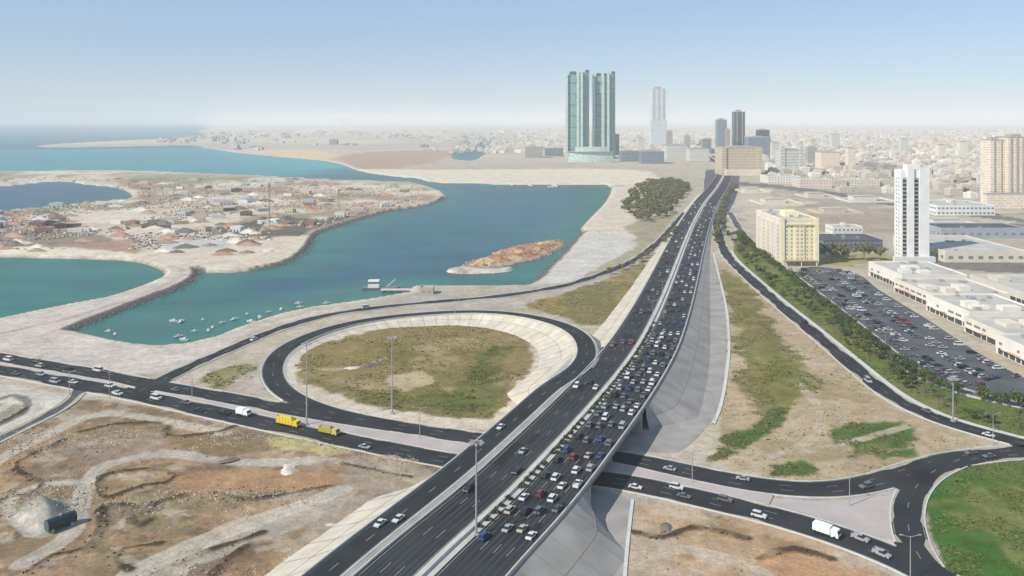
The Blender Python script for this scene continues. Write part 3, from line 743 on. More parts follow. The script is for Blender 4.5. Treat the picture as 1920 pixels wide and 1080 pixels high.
for o in (6.6, 10.4, 14.2, -6.8, -10.9): sweep(lm, HW, [(o - .09, .04), (o + .09, .04)], mask=(seg % 4 < 2))
fpart('lane_marking', lm, M['white_line'])['kind'] = 'stuff'
tw = MB()
for o in (4.6, 8.5, 12.3, 16.2, -4.8, -8.9, -12.9):
    for q in (-.85, .85): sweep(tw, HW, [(o + q - .38, .03), (o + q + .38, .03)])
fpart('tyre_wear', tw, M['wear'])['kind'] = 'stuff'
pr_ = random.Random(44)
for k in range(26):
    i = pr_.randrange(6, 110); ln_ = pr_.randrange(1, 4); o = pr_.choice([2.9, 6.8, 10.6, 14.4, -6.6, -10.7, -14.8]); q = MB(); sweep(q, HW[i:i + ln_ + 1], [(o, .035), (o + pr_.choice([1.6, 3.4]), .035)]); fpart('repair_patch', q, M['patch'])
for dd in (OPEN0 + 1, 296, OPEN1 - 1):
    k = int(np.abs(D_hw - dd).argmin()); q = MB(); a = off(HW, 2.3)[k]; b = off(HW, 18.5)[k]; t_ = (HW[k + 1] - HW[k]); t_ = t_ / np.linalg.norm(t_) * .22
    for A_, B_ in ((a, b), (off(HW, -15.5)[k], off(HW, -2.3)[k])):
        up = np.array((0, 0, .045)); q.quad(tuple(A_ - t_ + up), tuple(B_ - t_ + up), tuple(B_ + t_ + up), tuple(A_ + t_ + up))
    fpart('expansion_joint', q, M['patch'])
# paved separator between highway and ramp
mb = MB(); gm = D_hw < GORE - 6
sweep(mb, HW, [(-16.0, .06), (-18.9, .06)][::-1], mask=gm); fpart('separator', mb, M['paving'])
# wedge beyond the end of the ramp where the verge narrows to nothing
ramp = empty('loop_ramp', tuple(RAMP[0])); tag(ramp, 'looping slip road that circles the scrub field and joins the flyover', 'ramp')
def rpart(name, mb, mat):
    o = mb.build(name, mat); o.parent = ramp; o.matrix_parent_inverse = Matrix.Translation(-Vector(RAMP[0])); return o
s_r = np.concatenate([[0], np.cumsum(np.linalg.norm(np.diff(RAMP[:, :2], axis=0), axis=1))])
rw = 4.1 + .9 * sstep(150, 300, s_r)
mb = MB(); sweep(mb, RAMP, [(-rw, .03), (rw, .03)]); rpart('carriageway', mb, M['asphalt'])
mb = MB(); sweep(mb, RAMP, [(-rw, -.6), (-rw, .75), (-rw - .4, .75), (-rw - .4, -.6)], mask=RAMP[:, 2] > 1.2); rpart('parapet', mb, M['pale_concrete'])
mb = MB(); sweep(mb, RAMP, [(rw, -.3), (rw, .18), (rw + .45, .18), (rw + .45, -.3)], mask=clear(off(RAMP, rw + .3), 'r') | (RAMP[:, 2] > 2)); rpart('kerb', mb, M['kerb'])
mb = MB(); sweep(mb, RAMP, [(-rw - .5, -.3), (-rw - .5, .14), (-rw, .14), (-rw, -.3)], mask=(RAMP[:, 2] <= 1.3) & clear(off(RAMP, -rw - .3), 'r')); rpart('kerb', mb, M['kerb'])
lm = MB(); sg = np.arange(len(RAMP))
for o in (-rw + .4, rw - .4): sweep(lm, RAMP, [(o - .09, .05), (o + .09, .05)], mask=clear(off(RAMP, o), 'r') | (RAMP[:, 2] > 2))
sweep(lm, RAMP, [(-.09, .05), (.09, .05)], mask=(sg % 4 < 2)); rpart('lane_marking', lm, M['white_line'])['kind'] = 'stuff'

M['joint'] = simple('joint_filler', (.24, .22, .19), .9, .2, .3)
# ---- embankments: paved slopes down to the ground
def slope(path, o, side, mask, run=1.7, z0=-.12, extra=0.0, taper=16.0):
    mb = MB(); zz = path[:, 2]
    # towards the underpass the slope steepens into a wing wall
    dist = np.where(path[:, 1] < 295, OPEN0 - 3 - path[:, 1], path[:, 1] - OPEN1 - 3)
    tp = np.clip(.06 + .94 * dist / taper, .06, 1); run = run * tp; extra = extra * tp
    oo = o if np.ndim(o) else np.full(len(path), o)
    rough = 0.8 * (fbm(path[:, 0], path[:, 1], 9, 3, 5) - .5)
    foot = oo + side * (zz * run + extra + 1.0 + rough)
    mido = oo + side * (zz * run * .5 + .6)
    pr = [(oo, z0), (oo + side * .8, z0 - .02), (mido, -zz * .5), (foot, -zz - .15)]
    sweep(mb, path, pr if side > 0 else pr[::-1], mask=mask)
    # joints between the slope panels
    jt = MB(); lines = [off(path, o_, z_) for o_, z_ in pr]; tg = np.gradient(path, axis=0); tg /= np.linalg.norm(tg, axis=1)[:, None]
    for k in range(1, len(path) - 1, 2):
        if not (mask[k - 1] and mask[k] and mask[k + 1]) or path[k, 2] < 1: continue
        for a in range(1, 3):
            A_, B_ = lines[a][k], lines[a + 1][k]; up = np.array((0, 0, .05)); t_ = tg[k] * .13
            q = [tuple(A_ - t_ + up), tuple(A_ + t_ + up), tuple(B_ + t_ + up), tuple(B_ - t_ + up)]; jt.quad(*(q if side < 0 else q[::-1]))
    sweep(jt, path, [(mido - .12, -zz * .5 + .05), (mido + .12, -zz * .5 + .05)], mask=mask & (zz > 1))
    mb.joints = jt
    return mb
def bank(mb, mat, label):
    o = tag(mb.build('embankment', M[mat]), label, kind='structure')
    if mb.joints.f: mb.joints.build('panel_joint', M['joint'], o)['kind'] = 'stuff'
def in_open(p): return (p[:, 1] > OPEN0) & (p[:, 1] < OPEN1)
for nm, m in (('embankment', (D_hw < OPEN0) ), ('embankment', (D_hw > OPEN1) & (D_hw < GORE - 4))):
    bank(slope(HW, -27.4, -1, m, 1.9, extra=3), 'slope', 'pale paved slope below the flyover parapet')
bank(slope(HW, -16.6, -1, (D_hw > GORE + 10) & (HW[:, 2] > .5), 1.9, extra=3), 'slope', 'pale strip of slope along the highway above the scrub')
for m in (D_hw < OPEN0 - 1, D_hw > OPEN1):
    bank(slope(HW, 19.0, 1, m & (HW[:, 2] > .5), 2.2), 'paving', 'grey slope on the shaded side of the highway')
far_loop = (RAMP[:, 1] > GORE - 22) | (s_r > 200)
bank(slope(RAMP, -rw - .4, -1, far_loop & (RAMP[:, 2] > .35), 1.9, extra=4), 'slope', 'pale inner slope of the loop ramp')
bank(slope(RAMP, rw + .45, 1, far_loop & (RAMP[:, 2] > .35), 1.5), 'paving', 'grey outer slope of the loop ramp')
# abutments and piers of the underpass
for dd, nm in ((OPEN0, 'abutment'), (OPEN1, 'abutment')):
    k = int(np.abs(D_hw - dd).argmin()); n = normals(HW)[k]; p = HW[k]
    t = np.array((-n[1], n[0])) * (1 if dd == OPEN1 else -1)
    mb = MB(); a = p[:2] - n * 27.4; b = p[:2] + n * 19.05; th = 2.0
    z1 = p[2] - 1.3
    A = [(*a, 0), (*b, 0), (*(b + t * th), 0), (*(a + t * th), 0)]
    mb.v += [(x, y, -.3) for x, y, _ in A] + [(x, y, z1) for x, y, _ in A]
    for f in ((0, 1, 5, 4), (1, 2, 6, 5), (2, 3, 7, 6), (3, 0, 4, 7), (4, 5, 6, 7)): mb.f.append(f); mb.m.append(0)
    fpart(nm, mb, M['concrete'])
k = int(np.abs(D_hw - 296).argmin()); n = normals(HW)[k]; p = HW[k]
for o in (-24, -14, -4, 6, 15):
    mb = MB(); q = p[:2] + n * o; mb.tube((*q, -.2), (*q, p[2] - 2.2), .8, .8, 12); fpart('pier', mb, M['concrete'])
mb = MB(); a = p[:2] - n * 26; b = p[:2] + n * 18; t = np.array((n[1], -n[0])) * .9
mb.extrude([tuple(a - t), tuple(b - t), tuple(b + t), tuple(a + t)], p[2] - 2.2, p[2] - 1.31); fpart('pier_cap', mb, M['concrete'])

# paved areas
def apron(name, pts, mat, label, z=.06, step=5):
    poly = pxpoly(pts, 0, step); mb = MB()
    from mathutils.geometry import tessellate_polygon
    vs = [Vector((p[0], p[1], z)) for p in poly]
    for t in tessellate_polygon([vs]):
        a, b, c = (vs[k] for k in t)
        mb.poly([tuple(a), tuple(b), tuple(c)] if (b - a).cross(c - a).z > 0 else [tuple(a), tuple(c), tuple(b)])
    if z > .2:                                            # raised island: upright kerb faces
        n = len(vs)
        for k in range(n):
            a, b = vs[k], vs[(k + 1) % n]; mb.quad((a.x, a.y, -.1), (b.x, b.y, -.1), tuple(b), tuple(a))
    return tag(mb.build(name, M[mat]), label, kind='structure')
apron('pavement', [(1322, 478), (1336, 476), (1346, 520), (1358, 580), (1362, 650), (1356, 710), (1345, 765), (1325, 800), (1260, 850), (1180, 840), (1150, 825), (1225, 742), (1262, 670), (1290, 600), (1310, 540)], 'paving', 'grey paved ground beside the flyover')
apron('pavement', [(1040, 985), (1105, 918), (1185, 938), (1178, 990), (1172, 1050), (1165, 1150), (880, 1160), (950, 1070)], 'paving', 'grey paved ground under the near end of the flyover')
edge = curve([spot(*p) for p in [(1338, 476, .1), (1350, 525, .1), (1363, 585, .1), (1367, 650, .1), (1361, 712, .1), (1350, 765, .1), (1338, 795, .1)]], 4)
mb = MB(); sweep(mb, edge, [(-.7, -.2), (-.7, .22), (.7, .22), (.7, -.2)]); tag(mb.build('kerb', M['kerb']), 'white kerb along the paved ground beside the flyover', kind='structure')
edge = curve([spot(*p) for p in [(1186, 938, .1), (1180, 990, .1), (1174, 1050, .1), (1168, 1150, .1)]], 4)
mb = MB(); sweep(mb, edge, [(-.5, -.2), (-.5, .22), (.5, .22), (.5, -.2)]); tag(mb.build('kerb', M['kerb']), 'pale kerb between grey paving and brown dirt', kind='structure')
apron('pavement', [(1405, 938), (1450, 934), (1560, 940), (1640, 928), (1684, 914), (1679, 960), (1688, 1012), (1640, 1006), (1560, 978), (1480, 954), (1405, 942)], 'pink_paving', 'pink paved triangle between the cross road arms and the link road', z=.05)
PARK = [(1490, 510), (1530, 500), (1600, 512), (1650, 545), (1740, 600), (1840, 665), (1935, 715), (2060, 760), (2060, 785), (1930, 757), (1840, 738), (1760, 712), (1690, 668), (1610, 606), (1530, 542)]
apron('car_park', PARK, 'asphalt_old', 'large dark car park full of cars in rows', z=.05)
apron('junction', [(1262, 425), (1295, 392), (1318, 362), (1322, 332), (1335, 318), (1372, 320), (1386, 340), (1378, 375), (1362, 405), (1350, 440), (1330, 440)], 'asphalt_old', 'wide hazy junction at the far end of the highway', z=.03, step=20)
# walk along the verge
walk = off(FRONT, -6.3); walk = walk[(walk[:, 1] < 760)]
mb = MB(); sweep(mb, walk, [(-.9, -.25), (-.9, .12), (.9, .12), (.9, -.25)]); tag(mb.build('footpath', M['kerb']), 'pale footpath along the frontage road', kind='structure')

# ---- haze over everything
hz = MB(); hz.box(-125000, 125000, -4000, 70000, -12, 330, bottom=True)
hm = bpy.data.materials.new('haze_air'); hm.use_nodes = True
hn = hm.node_tree.nodes; hn.clear()
ho = hn.new('ShaderNodeOutputMaterial'); pv = hn.new('ShaderNodeVolumePrincipled')
pv.inputs['Color'].default_value = (0.97, 0.985, 0.985, 1); pv.inputs['Density'].default_value = 0.95e-4; pv.inputs['Anisotropy'].default_value = -0.05
hm.node_tree.links.new(pv.outputs[0], ho.inputs['Volume'])
haze = tag(hz.build('haze', hm), 'thin pale heat haze over land and sea', kind='stuff')

# ================================================================== buildings
def window_row(mb, face, x0, x1, y0, y1, z, h, bay, ww, out=.06):
    """flat panes standing a little proud of one wall; face: '-y', '-x', '+x'"""
    if face == '-y':
        n = max(1, int((x1 - x0) / bay)); st = (x1 - x0) / n
        for k in range(n):
            c = x0 + st * (k + .5); mb.box(c - ww / 2, c + ww / 2, y0 - out, y0 + .05, z, z + h)
    else:
        n = max(1, int((y1 - y0) / bay)); st = (y1 - y0) / n
        xx = x0 if face == '-x' else x1
        for k in range(n):
            c = y0 + st * (k + .5); mb.box(xx - out, xx + out, c - ww / 2, c + ww / 2, z, z + h)

def roof_part(parent, w, d, h, mat, units=3, par=.9, seed=0, colour=None):
    r = random.Random(seed)
    mb = MB(); mb.box(-w/2 + .35, w/2 - .35, .35, d - .35, h - .3, h + .05)
    o = mb.build('roof', mat, parent)
    p = MB()
    for a in ((-w/2, w/2, 0, .35), (-w/2, w/2, d - .35, d), (-w/2, -w/2 + .35, .35, d - .35), (w/2 - .35, w/2, .35, d - .35)): p.box(*a, h - .3, h + par)
    pp = p.build('parapet', M['wall'], parent)
    if colour: pp.color = (*colour, 1)
    for k in range(units):
        u = MB(); ux = r.uniform(-w/2 + 2, w/2 - 5); uy = r.uniform(1.5, max(2, d - 5)); s = r.uniform(1.2, 2.6)
        u.box(ux, ux + s * 1.4, uy, uy + s, h + .05, h + .05 + s * .7)
        u.build('air_conditioner', M['steel'], o)
    return o

def house_block(name, label, cat, loc, w, d, h, colour, floors=3, bay=3.4, ww=1.5, wh=1.5, rz=0.0, units=3, group=None, roofmat='roof', stair=True, faces=('-y', '-x')):
    e = empty(name, loc, rz); tag(e, label, cat, group)
    mb = MB(); mb.box(-w/2, w/2, 0, d, -.3, h - .3); o = mb.build('wall', M['wall'], e); o.color = (*colour, 1)
    roof_part(e, w, d, h, M[roofmat], units, seed=hash(label) % 1000 if False else int(w * 7 + d * 3 + h), colour=colour)
    if stair:
        s = MB(); s.box(-2.2, 2.2, d * .55, d * .55 + 4, h + .05, h + 3); q = s.build('stair_house', M['wall'], e); q.color = (*colour, 1)
    fh = h / floors
    for f in range(floors):
        mb = MB()
        for fc in faces: window_row(mb, fc, -w/2 + .6, w/2 - .6, 0 if fc == '-y' else .6, d - .6, f * fh + fh * .32, min(wh, fh * .55), bay, ww) if fc == '-y' else \
            window_row(mb, fc, -w/2, w/2, .6, d - .6, f * fh + fh * .32, min(wh, fh * .55), bay, ww)
        mb.build('window_row', M['window_grey'], e)['kind'] = 'stuff'
    return e

def at_front(x0, x1, ybase):
    """front edge of a block that faces the viewer: centre point and width"""
    a = spot(x0, ybase); b = spot(x1, ybase)
    return ((a[0] + b[0]) / 2, a[1], 0.0), b[0] - a[0]

M['window_grey'] = simple('window_glass', (.20, .21, .22), .2, .2, .4, spec=.5)
M['window_tan'] = simple('tan_window_glass', (.40, .345, .22), .25, .2, .4, spec=.4)
M['window_pale'] = simple('pale_window_glass', (.42, .44, .46), .2, .15, .4, spec=.5)
# --- yellow apartment block
(loc, w) = at_front(1463, 1534, 497); YEL = (.76, .70, .47); CRM = (.66, .60, .52)
yb = empty('apartment_block', loc); tag(yb, 'yellow apartment block with a pale long side, by the frontage trees', 'building')
h, d = 38.0, 68.0
mb = MB(); mb.box(-w/2, w/2, 0, d, -.3, h - .3); o = mb.build('wall', M['wall'], yb); o.color = (*CRM, 1)
mb = MB(); mb.box(-w/2 - .02, w/2 + .02, -.5, 0, -.3, h - 3.2); o = mb.build('front_wall', M['wall'], yb); o.color = (*YEL, 1)
for xa in (-w/2 - .1, w/2 - 3.1):
    mb = MB(); mb.box(xa, xa + 3.2, -1.6, -.5, -.3, h + 1.4); o = mb.build('corner_pier', M['wall'], yb); o.color = (*YEL, 1)
mb = MB(); mb.box(-4, 4, -1.3, -.5, 3.5, h - 6); o = mb.build('bay_front', M['wall'], yb); o.color = (*YEL, 1)
mb = MB(); mb.box(-w/2 + 3.1, w/2 - 3.1, -1.2, -.5, h - 5.4, h - 4.2); o = mb.build('cornice', M['wall'], yb); o.color = (.55, .45, .2, 1)
roof_part(yb, w, d, h, M['roof'], 9, seed=5, colour=YEL)
mb = MB(); mb.box(-6, 6, 18, 32, h + .05, h + 4.5); o = mb.build('stair_house', M['wall'], yb); o.color = (*YEL, 1)
for f in range(11):
    z = 1.6 + f * 3.25
    if z > h - 6: break
    mb = MB(); window_row(mb, '-y', -w/2 + 3.4, -4.4, -.5, 0, z, 1.5, 2.9, 1.3); window_row(mb, '-y', 4.4, w/2 - 3.4, -.5, 0, z, 1.5, 2.9, 1.3)
    window_row(mb, '-y', -3.4, 3.4, -1.3, 0, z if f else 1.0, 1.5, 3.2, 1.6)
    mb.build('window_row', M['window_tan'], yb)['kind'] = 'stuff'
    mb = MB(); window_row(mb, '-x', -w/2, w/2, 1, d - 1, z, 1.7, 5.2, 2.4); mb.build('window_row', M['window_tan'], yb)['kind'] = 'stuff'
for k in range(5):
    mb = MB(); y0 = 5 + k * 13; mb.box(-w/2 - 1.3, -w/2, y0, y0 + 6.0, -.3, h - 4); o = mb.build('side_bay', M['wall'], yb); o.color = (*CRM, 1)
mb = MB(); mb.box(-w/2 + 2, w/2 - 2, -6, -.5, 4.0, 4.5); o = mb.build('porch_roof', M['wall'], yb); o.color = (.4, .3, .2, 1)
for xa in (-w/2 + 3, 0, w/2 - 3):
    mb = MB(); mb.tube((xa, -5.4, -.2), (xa, -5.4, 4.0), .35, .35, 10); o = mb.build('porch_column', M['wall'], yb); o.color = (*YEL, 1)

# --- white tower with dark window shafts
(loc, w) = at_front(1690, 1739, 490); WHT = (.74, .73, .71)
wt = empty('white_tower', loc); tag(wt, 'tall white office tower with two dark window shafts', 'tower')
h, d = 77.0, 13.0
mb = MB(); mb.box(-w/2, w/2, 0, d, -.3, h - .3); o = mb.build('wall', M['wall'], wt); o.color = (*WHT, 1)
for xa, xb, dep in ((-w/2 + 4.6, -w/2 + 10.4, 1.4), (-w/2 + 15.0, -w/2 + 23.2, 1.4)):
    mb = MB(); mb.box(xa, xb, -dep, 0, -.3, h + 2.2); o = mb.build('pier', M['wall'], wt); o.color = (*WHT, 1)
for xa, xb in ((-w/2 + 1.2, -w/2 + 4.4), (-w/2 + 10.8, -w/2 + 14.6)):
    mb = MB(); mb.box(xa, xb, -.12, 0, 4, h - 6); sh = mb.build('window_shaft', M['dark_glass'], wt)
    for f in range(20):
        m2 = MB(); m2.box(xa, xb, -.3, -.12, 5 + f * 3.4, 5.9 + f * 3.4); q = m2.build('spandrel', M['wall'], sh); q.color = (.45, .45, .45, 1)
for f in range(20):
    mb = MB(); window_row(mb, '-x', -w/2, w/2, 2, d - 2, 5 + f * 3.4, 1.6, 4.2, 1.8)
    mb.build('window_row', M['window_pale'], wt)['kind'] = 'stuff'
roof_part(wt, w, d, h, M['wall'], 4, seed=9, colour=WHT).color = (.78, .75, .72, 1)
mb = MB(); mb.box(-5, 6, 3, 10, h + .05, h + 5); o = mb.build('plant_room', M['wall'], wt); o.color = (.78, .75, .72, 1)
mb = MB(); mb.box(-w/2 - 8, w/2 + 4, -6, -1.5, -.3, 4.5); o = mb.build('podium', M['wall'], wt); o.color = (.6, .6, .58, 1)

# --- twin glass towers
M['teal'] = facade('teal_curtain_wall', (.11, .27, .25), (.26, .40, .37), 4.2, 4.0, .70, .22)
M['teal_pale'] = facade('pale_green_curtain_wall', (.40, .56, .50), (.52, .62, .57), 4.2, 4.0, .6, .3)
M['slate'] = facade('slate_curtain_wall', (.035, .06, .07), (.075, .09, .10), 3.8, 3.2, .75, .2)
M['bluegrey'] = facade('blue_grey_curtain_wall', (.10, .15, .19), (.22, .25, .27), 3.8, 3.5, .65, .25)
M['paleglass'] = facade('pale_glass_wall', (.45, .50, .54), (.58, .60, .61), 4.0, 4.0, .6, .3)
M['beige_block'] = facade('beige_block_wall', (.30, .245, .17), (.58, .50, .37), 3.4, 3.6, .45, .4)
M['sand_block'] = facade('sand_tower_wall', (.56, .47, .37), (.74, .65, .53), 3.4, 3.8, .42, .4)
M['white_block'] = facade('white_block_wall', (.20, .21, .20), (.66, .66, .61), 3.5, 4.2, .42, .4)
M['grey_block'] = facade('grey_block_wall', (.13, .13, .13), (.42, .40, .38), 3.5, 3.6, .45, .4)

def arc_plan(w, d, bulge, n=10):
    """plan outline, front towards -y bowed out"""
    pts = []
    for k in range(n + 1):
        t = k / n; pts.append((-w/2 + w * t, -bulge * 4 * t * (1 - t)))
    return pts + [(w/2, d), (-w/2, d)]
def glass_tower(x0, x1, ybase, h, label, deep):
    (loc, w) = at_front(x0, x1, ybase)
    e = empty('glass_tower', loc); tag(e, label, 'tower')
    mb = MB(); mb.extrude(arc_plan(w * .62, 45, 7), -.5, h - 14); mb.v = [(x - w * .13, y, z) for x, y, z in mb.v]; mb.build('curtain_wall', M['teal'], e)
    mb = MB(); mb.extrude(arc_plan(w * .36, 40, 4), -.5, h - 6); mb.v = [(x + w * .32, y + 6, z) for x, y, z in mb.v]; mb.build('rear_wing', M['teal'], e)
    for c, ww, hh in ((-.45, .10, h - 4), (-.06 if deep else .02, .11, h), (.17, .10, h - 8)):
        mb = MB(); mb.box(w * (c - ww/2), w * (c + ww/2), -11, 6, -.5, hh - 3, tx=0); mb.build('light_fin', M['teal_pale'], e)
        m2 = MB(); m2.box(w * (c - ww/2) + .6, w * (c + ww/2) - .6, -9, 5, hh - 3.2, hh + 5); m2.build('crown_blade', M['teal_pale'], e)
    mb = MB(); mb.box(-w * .30, w * .10, 8, 34, h - 14.2, h - 3); mb.build('plant_room', M['slate'], e)
    mb = MB(); mb.box(w * .36, w * .49, 4, 34, h - 6.2, h + 2); mb.build('crown_block', M['slate'], e)
    for f in range(0, int((h - 20) / 34)):
        mb = MB(); mb.extrude(arc_plan(w * .622, 45.4, 7.3), 30 + f * 34, 31.4 + f * 34); mb.v = [(x - w * .13, y - .2, z) for x, y, z in mb.v]; mb.build('floor_band', M['slate'], e)
    return e
glass_tower(1060, 1105, 299, 273, 'green glass twin tower nearer the bay, with pale fins and blade crown', False)
glass_tower(1111, 1154, 298, 270, 'green glass twin tower nearer the highway, with pale fins and blade crown', True)
(loc, w) = at_front(1066, 1150, 304)
e = empty('glass_podium', loc); tag(e, 'low pale green glass podium at the foot of the twin towers', 'podium')
mb = MB(); mb.extrude(arc_plan(w, 10, 10), -.5, 30); mb.build('curtain_wall', M['teal_pale'], e)
mb = MB(); mb.extrude(arc_plan(w * .7, 8, 6), 30, 44); mb.build('upper_wall', M['teal_pale'], e)
mb = MB(); mb.extrude(arc_plan(w + 8, 10, 14), 29.2, 30.6); mb.v = [(x, y - 1.5, z) for x, y, z in mb.v]; mb.build('canopy', M['concrete'], e)

def slab_tower(name, label, x0, x1, ybase, h, mat, d=None, crown=True, cat='tower', group=None, fins=0):
    (loc, w) = at_front(x0, x1, ybase); d = d or w * .9
    e = empty(name, loc); tag(e, label, cat, group)
    mb = MB(); mb.box(-w/2, w/2, 0, d, -.5, h); mb.build('wall', M[mat], e)
    mb = MB()
    for a in ((-w/2 - .2, w/2 + .2, -.2, .8), (-w/2 - .2, w/2 + .2, d - .8, d + .2), (-w/2 - .2, -w/2 + .8, .8, d - .8), (w/2 - .8, w/2 + .2, .8, d - .8)): mb.box(*a, h - .4, h + 1.5)
    mb.build('parapet', M['concrete'], e)
    if crown:
        mb = MB(); mb.box(-w * .25, w * .2, d * .25, d * .7, h, h + max(4, h * .05)); mb.build('plant_room', M['concrete'], e)
    for k in range(fins):
        c = -w/2 + w * (k + .5) / fins
        mb = MB(); mb.box(c - w * .035, c + w * .035, -1.2, 0, -.5, h + 1); mb.build('fin', M['concrete'], e)
    return e
slab_tower('office_block', 'dark glass block tucked behind the twin towers', 1143, 1161, 291, 72, 'slate')
t = slab_tower('skyscraper', 'tall pale glass skyscraper standing beyond the twin towers', 1222, 1249, 276, 258, 'paleglass', fins=3)
mb = MB(); mb.box(-36, 36, -4, 50, -.5, 120); mb.build('lower_shaft', M['paleglass'], t)
slab_tower('skyscraper', 'narrow dark slab tower behind the beige block', 1377, 1397, 291, 149, 'slate', fins=2)
slab_tower('skyscraper', 'hazy blue grey tower beside the dark slab tower', 1345, 1363, 283, 122, 'bluegrey')
slab_tower('office_block', 'slim brown tower between the blue grey and dark towers', 1362, 1369, 292, 88, 'grey_block')
slab_tower('office_block', 'dark stepped block just past the dark slab tower', 1404, 1445, 296, 66, 'bluegrey', d=50)
slab_tower('office_block', 'higher dark shaft on top of the stepped block group', 1422, 1443, 294, 88, 'slate', d=30)
b = slab_tower('apartment_block', 'broad beige apartment block at the far end of the highway', 1353, 1429, 329, 60, 'beige_block', d=60, cat='building')
for xa in (-44, 34):
    mb = MB(); mb.box(xa, xa + 10, -3, 0, -.5, 62); mb.build('corner_pier', M['beige_block'], b)
mb = MB(); mb.box(-38, 38, -14, -3.2, -.5, 14); mb.build('podium', M['sand_block'], b)
b = slab_tower('apartment_block', 'white apartment block with two raised end shafts past the beige block', 1464, 1507, 322, 50, 'white_block', d=40, cat='building')
for xa in (-27, 17):
    mb = MB(); mb.box(xa, xa + 10, -2, 12, -.5, 60); mb.build('end_shaft', M['white_block'], b)
slab_tower('apartment_tower', 'pair of sand coloured towers at the edge, the one with plain end wall', 1858, 1884, 388, 92, 'sand_block', d=26, fins=2)
slab_tower('apartment_tower', 'sand coloured tower at the frame edge with ribbed front', 1890, 1935, 389, 96, 'sand_block', d=30, fins=4)
slab_tower('apartment_block', 'low pink block at the foot of the sand coloured towers', 1850, 1925, 392, 20, 'sand_block', d=8, crown=False, cat='building')
# hazy middle towers of the far centre
far_specs = [(1196, 1208, 284, 52, 'white_block'), (1250, 1261, 284, 78, 'grey_block'),
             (1284, 1294, 284, 60, 'grey_block'), (1318, 1334, 288, 52, 'bluegrey'),
             (1165, 1200, 303, 30, 'bluegrey'), (1203, 1245, 307, 34, 'bluegrey'), (1250, 1290, 300, 44, 'white_block'), (1293, 1330, 303, 36, 'white_block'),
             (1448, 1462, 300, 52, 'white_block'), (1515, 1532, 308, 46, 'grey_block'), (1540, 1575, 316, 40, 'sand_block'), (1590, 1604, 318, 52, 'sand_block'),
             (1620, 1650, 325, 22, 'grey_block'), (1655, 1682, 331, 24, 'grey_block'), (1560, 1575, 280, 60, 'white_block'),
             (1690, 1702, 290, 55, 'white_block'), (1760, 1775, 300, 45, 'sand_block'), (1800, 1815, 295, 50, 'sand_block')]
ORD = [ordn(k) for k in range(1, 100)]
mword = dict(grey_block='grey', bluegrey='blue grey', white_block='white', sand_block='sand coloured', slate='dark')
cnt = {}
for x0, x1, yb_, h, m in sorted(far_specs):
    cnt[m] = cnt.get(m, 0) + 1
    slab_tower('city_block', f'{ORD[cnt[m]-1]} {mword[m]} block from the twin towers in the hazy city centre', x0, x1, yb_, h, m, cat='building', group='blocks of the far city centre')
slab_tower('waterfront_block', 'low grey terminal block on the far shore, with dark doorway', 985, 1018, 296, 34, 'grey_block', d=40, cat='building', crown=False)
slab_tower('waterfront_block', 'long low grey block on the far shore beside the towers', 1022, 1056, 293, 26, 'bluegrey', d=40, cat='building', crown=False)

# --- low blocks by the car park (their lit side faces the cars)
def shop(label, xw0, xw1, y0, y1, h, colour, units=6, cat='building', name='shop_block', floors=2, roofmat='roof'):
    w = xw1 - xw0
    d = y1 - y0; rs = random.Random(int(xw0 * 3 + y0)); e = empty(name, ((xw0 + xw1) / 2, y0, 0)); tag(e, label, cat)
    mb = MB(); mb.box(-w/2, w/2, 0, d, -.3, h - .3); mb.build('wall', M['wall'], e).color = (*colour, 1)
    o = roof_part(e, w, d, h, M[roofmat], units, seed=int(xw0 + y1), colour=colour)
    for k in range(3):                                   # raised roof sections
        a = rs.uniform(-w/2 + 3, w/2 - 14); b = rs.uniform(3, d - 14); q = MB(); q.box(a, a + rs.uniform(6, 11), b, b + rs.uniform(5, 11), h + .05, h + rs.uniform(1.2, 3.4)); q.build('roof_room', M['wall'], o).color = (*[v * .95 for v in colour], 1)
    y = 1.0
    while y < d - 4:                                     # shop fronts along the lit side
        L_ = min(rs.uniform(4, 9), d - 1 - y)
        q = MB(); q.box(-w/2 - .08, -w/2, y, y + L_ - 1.0, .3, 3.2); q.build('shop_window', M['dark_glass'], e)
        if rs.random() < .6:
            q = MB(); q.box(-w/2 - 1.6, -w/2, y - .2, y + L_ - .8, 3.4, 3.7); q.build('awning', M['paint'], e).color = (*rs.choice([(.55, .5, .42), (.30, .12, .08), (.62, .6, .55), (.16, .22, .2), (.45, .33, .2)]), 1)
        if rs.random() < .5 and h > 7.5:
            q = MB(); q.box(-w/2 - .06, -w/2, y + .6, y + L_ - 1.6, 5.0, 6.4); q.build('window', M['window_grey'], e)
        y += L_
    q = MB(); window_row(q, '-y', -w/2 + 1, w/2 - 1, 0, 0, h * .5, 1.4, 6.5, 2.2); q.build('window_row', M['window_grey'], e)['kind'] = 'stuff'
    return e
WALLS = [(.70, .63, .54), (.72, .68, .62), (.66, .60, .52), (.74, .70, .63)]
shop('low white shop block with many roof units at the far end of the car park', 276, 322, 585, 640, 10, WALLS[1], 9)
shop('long cream shop block, second along the car park', 268, 318, 528, 580, 8.5, WALLS[0], 8)
shop('cream shop block midway along the car park', 262, 305, 474, 523, 9.5, WALLS[3], 8)
shop('pale shop block with tall parapet, fourth along the car park', 257, 300, 432, 470, 8.0, WALLS[2], 7)
shop('white shop block nearest the frame edge beside the car park', 250, 292, 380, 427, 9.0, WALLS[1], 7)
shop('flat beige hall behind the shop blocks', 332, 400, 520, 600, 7.5, (.58, .54, .47), 4)
shop('grey roofed hall behind the shop blocks, next to the beige hall', 310, 380, 440, 505, 7.0, (.52, .50, .47), 5)
shop('narrow tan shop row behind the beige hall', 405, 440, 500, 560, 8.0, (.55, .47, .37), 4)
shop('white shop row at the far side of the grey roofed hall', 385, 425, 430, 480, 9.0, (.70, .68, .63), 5)
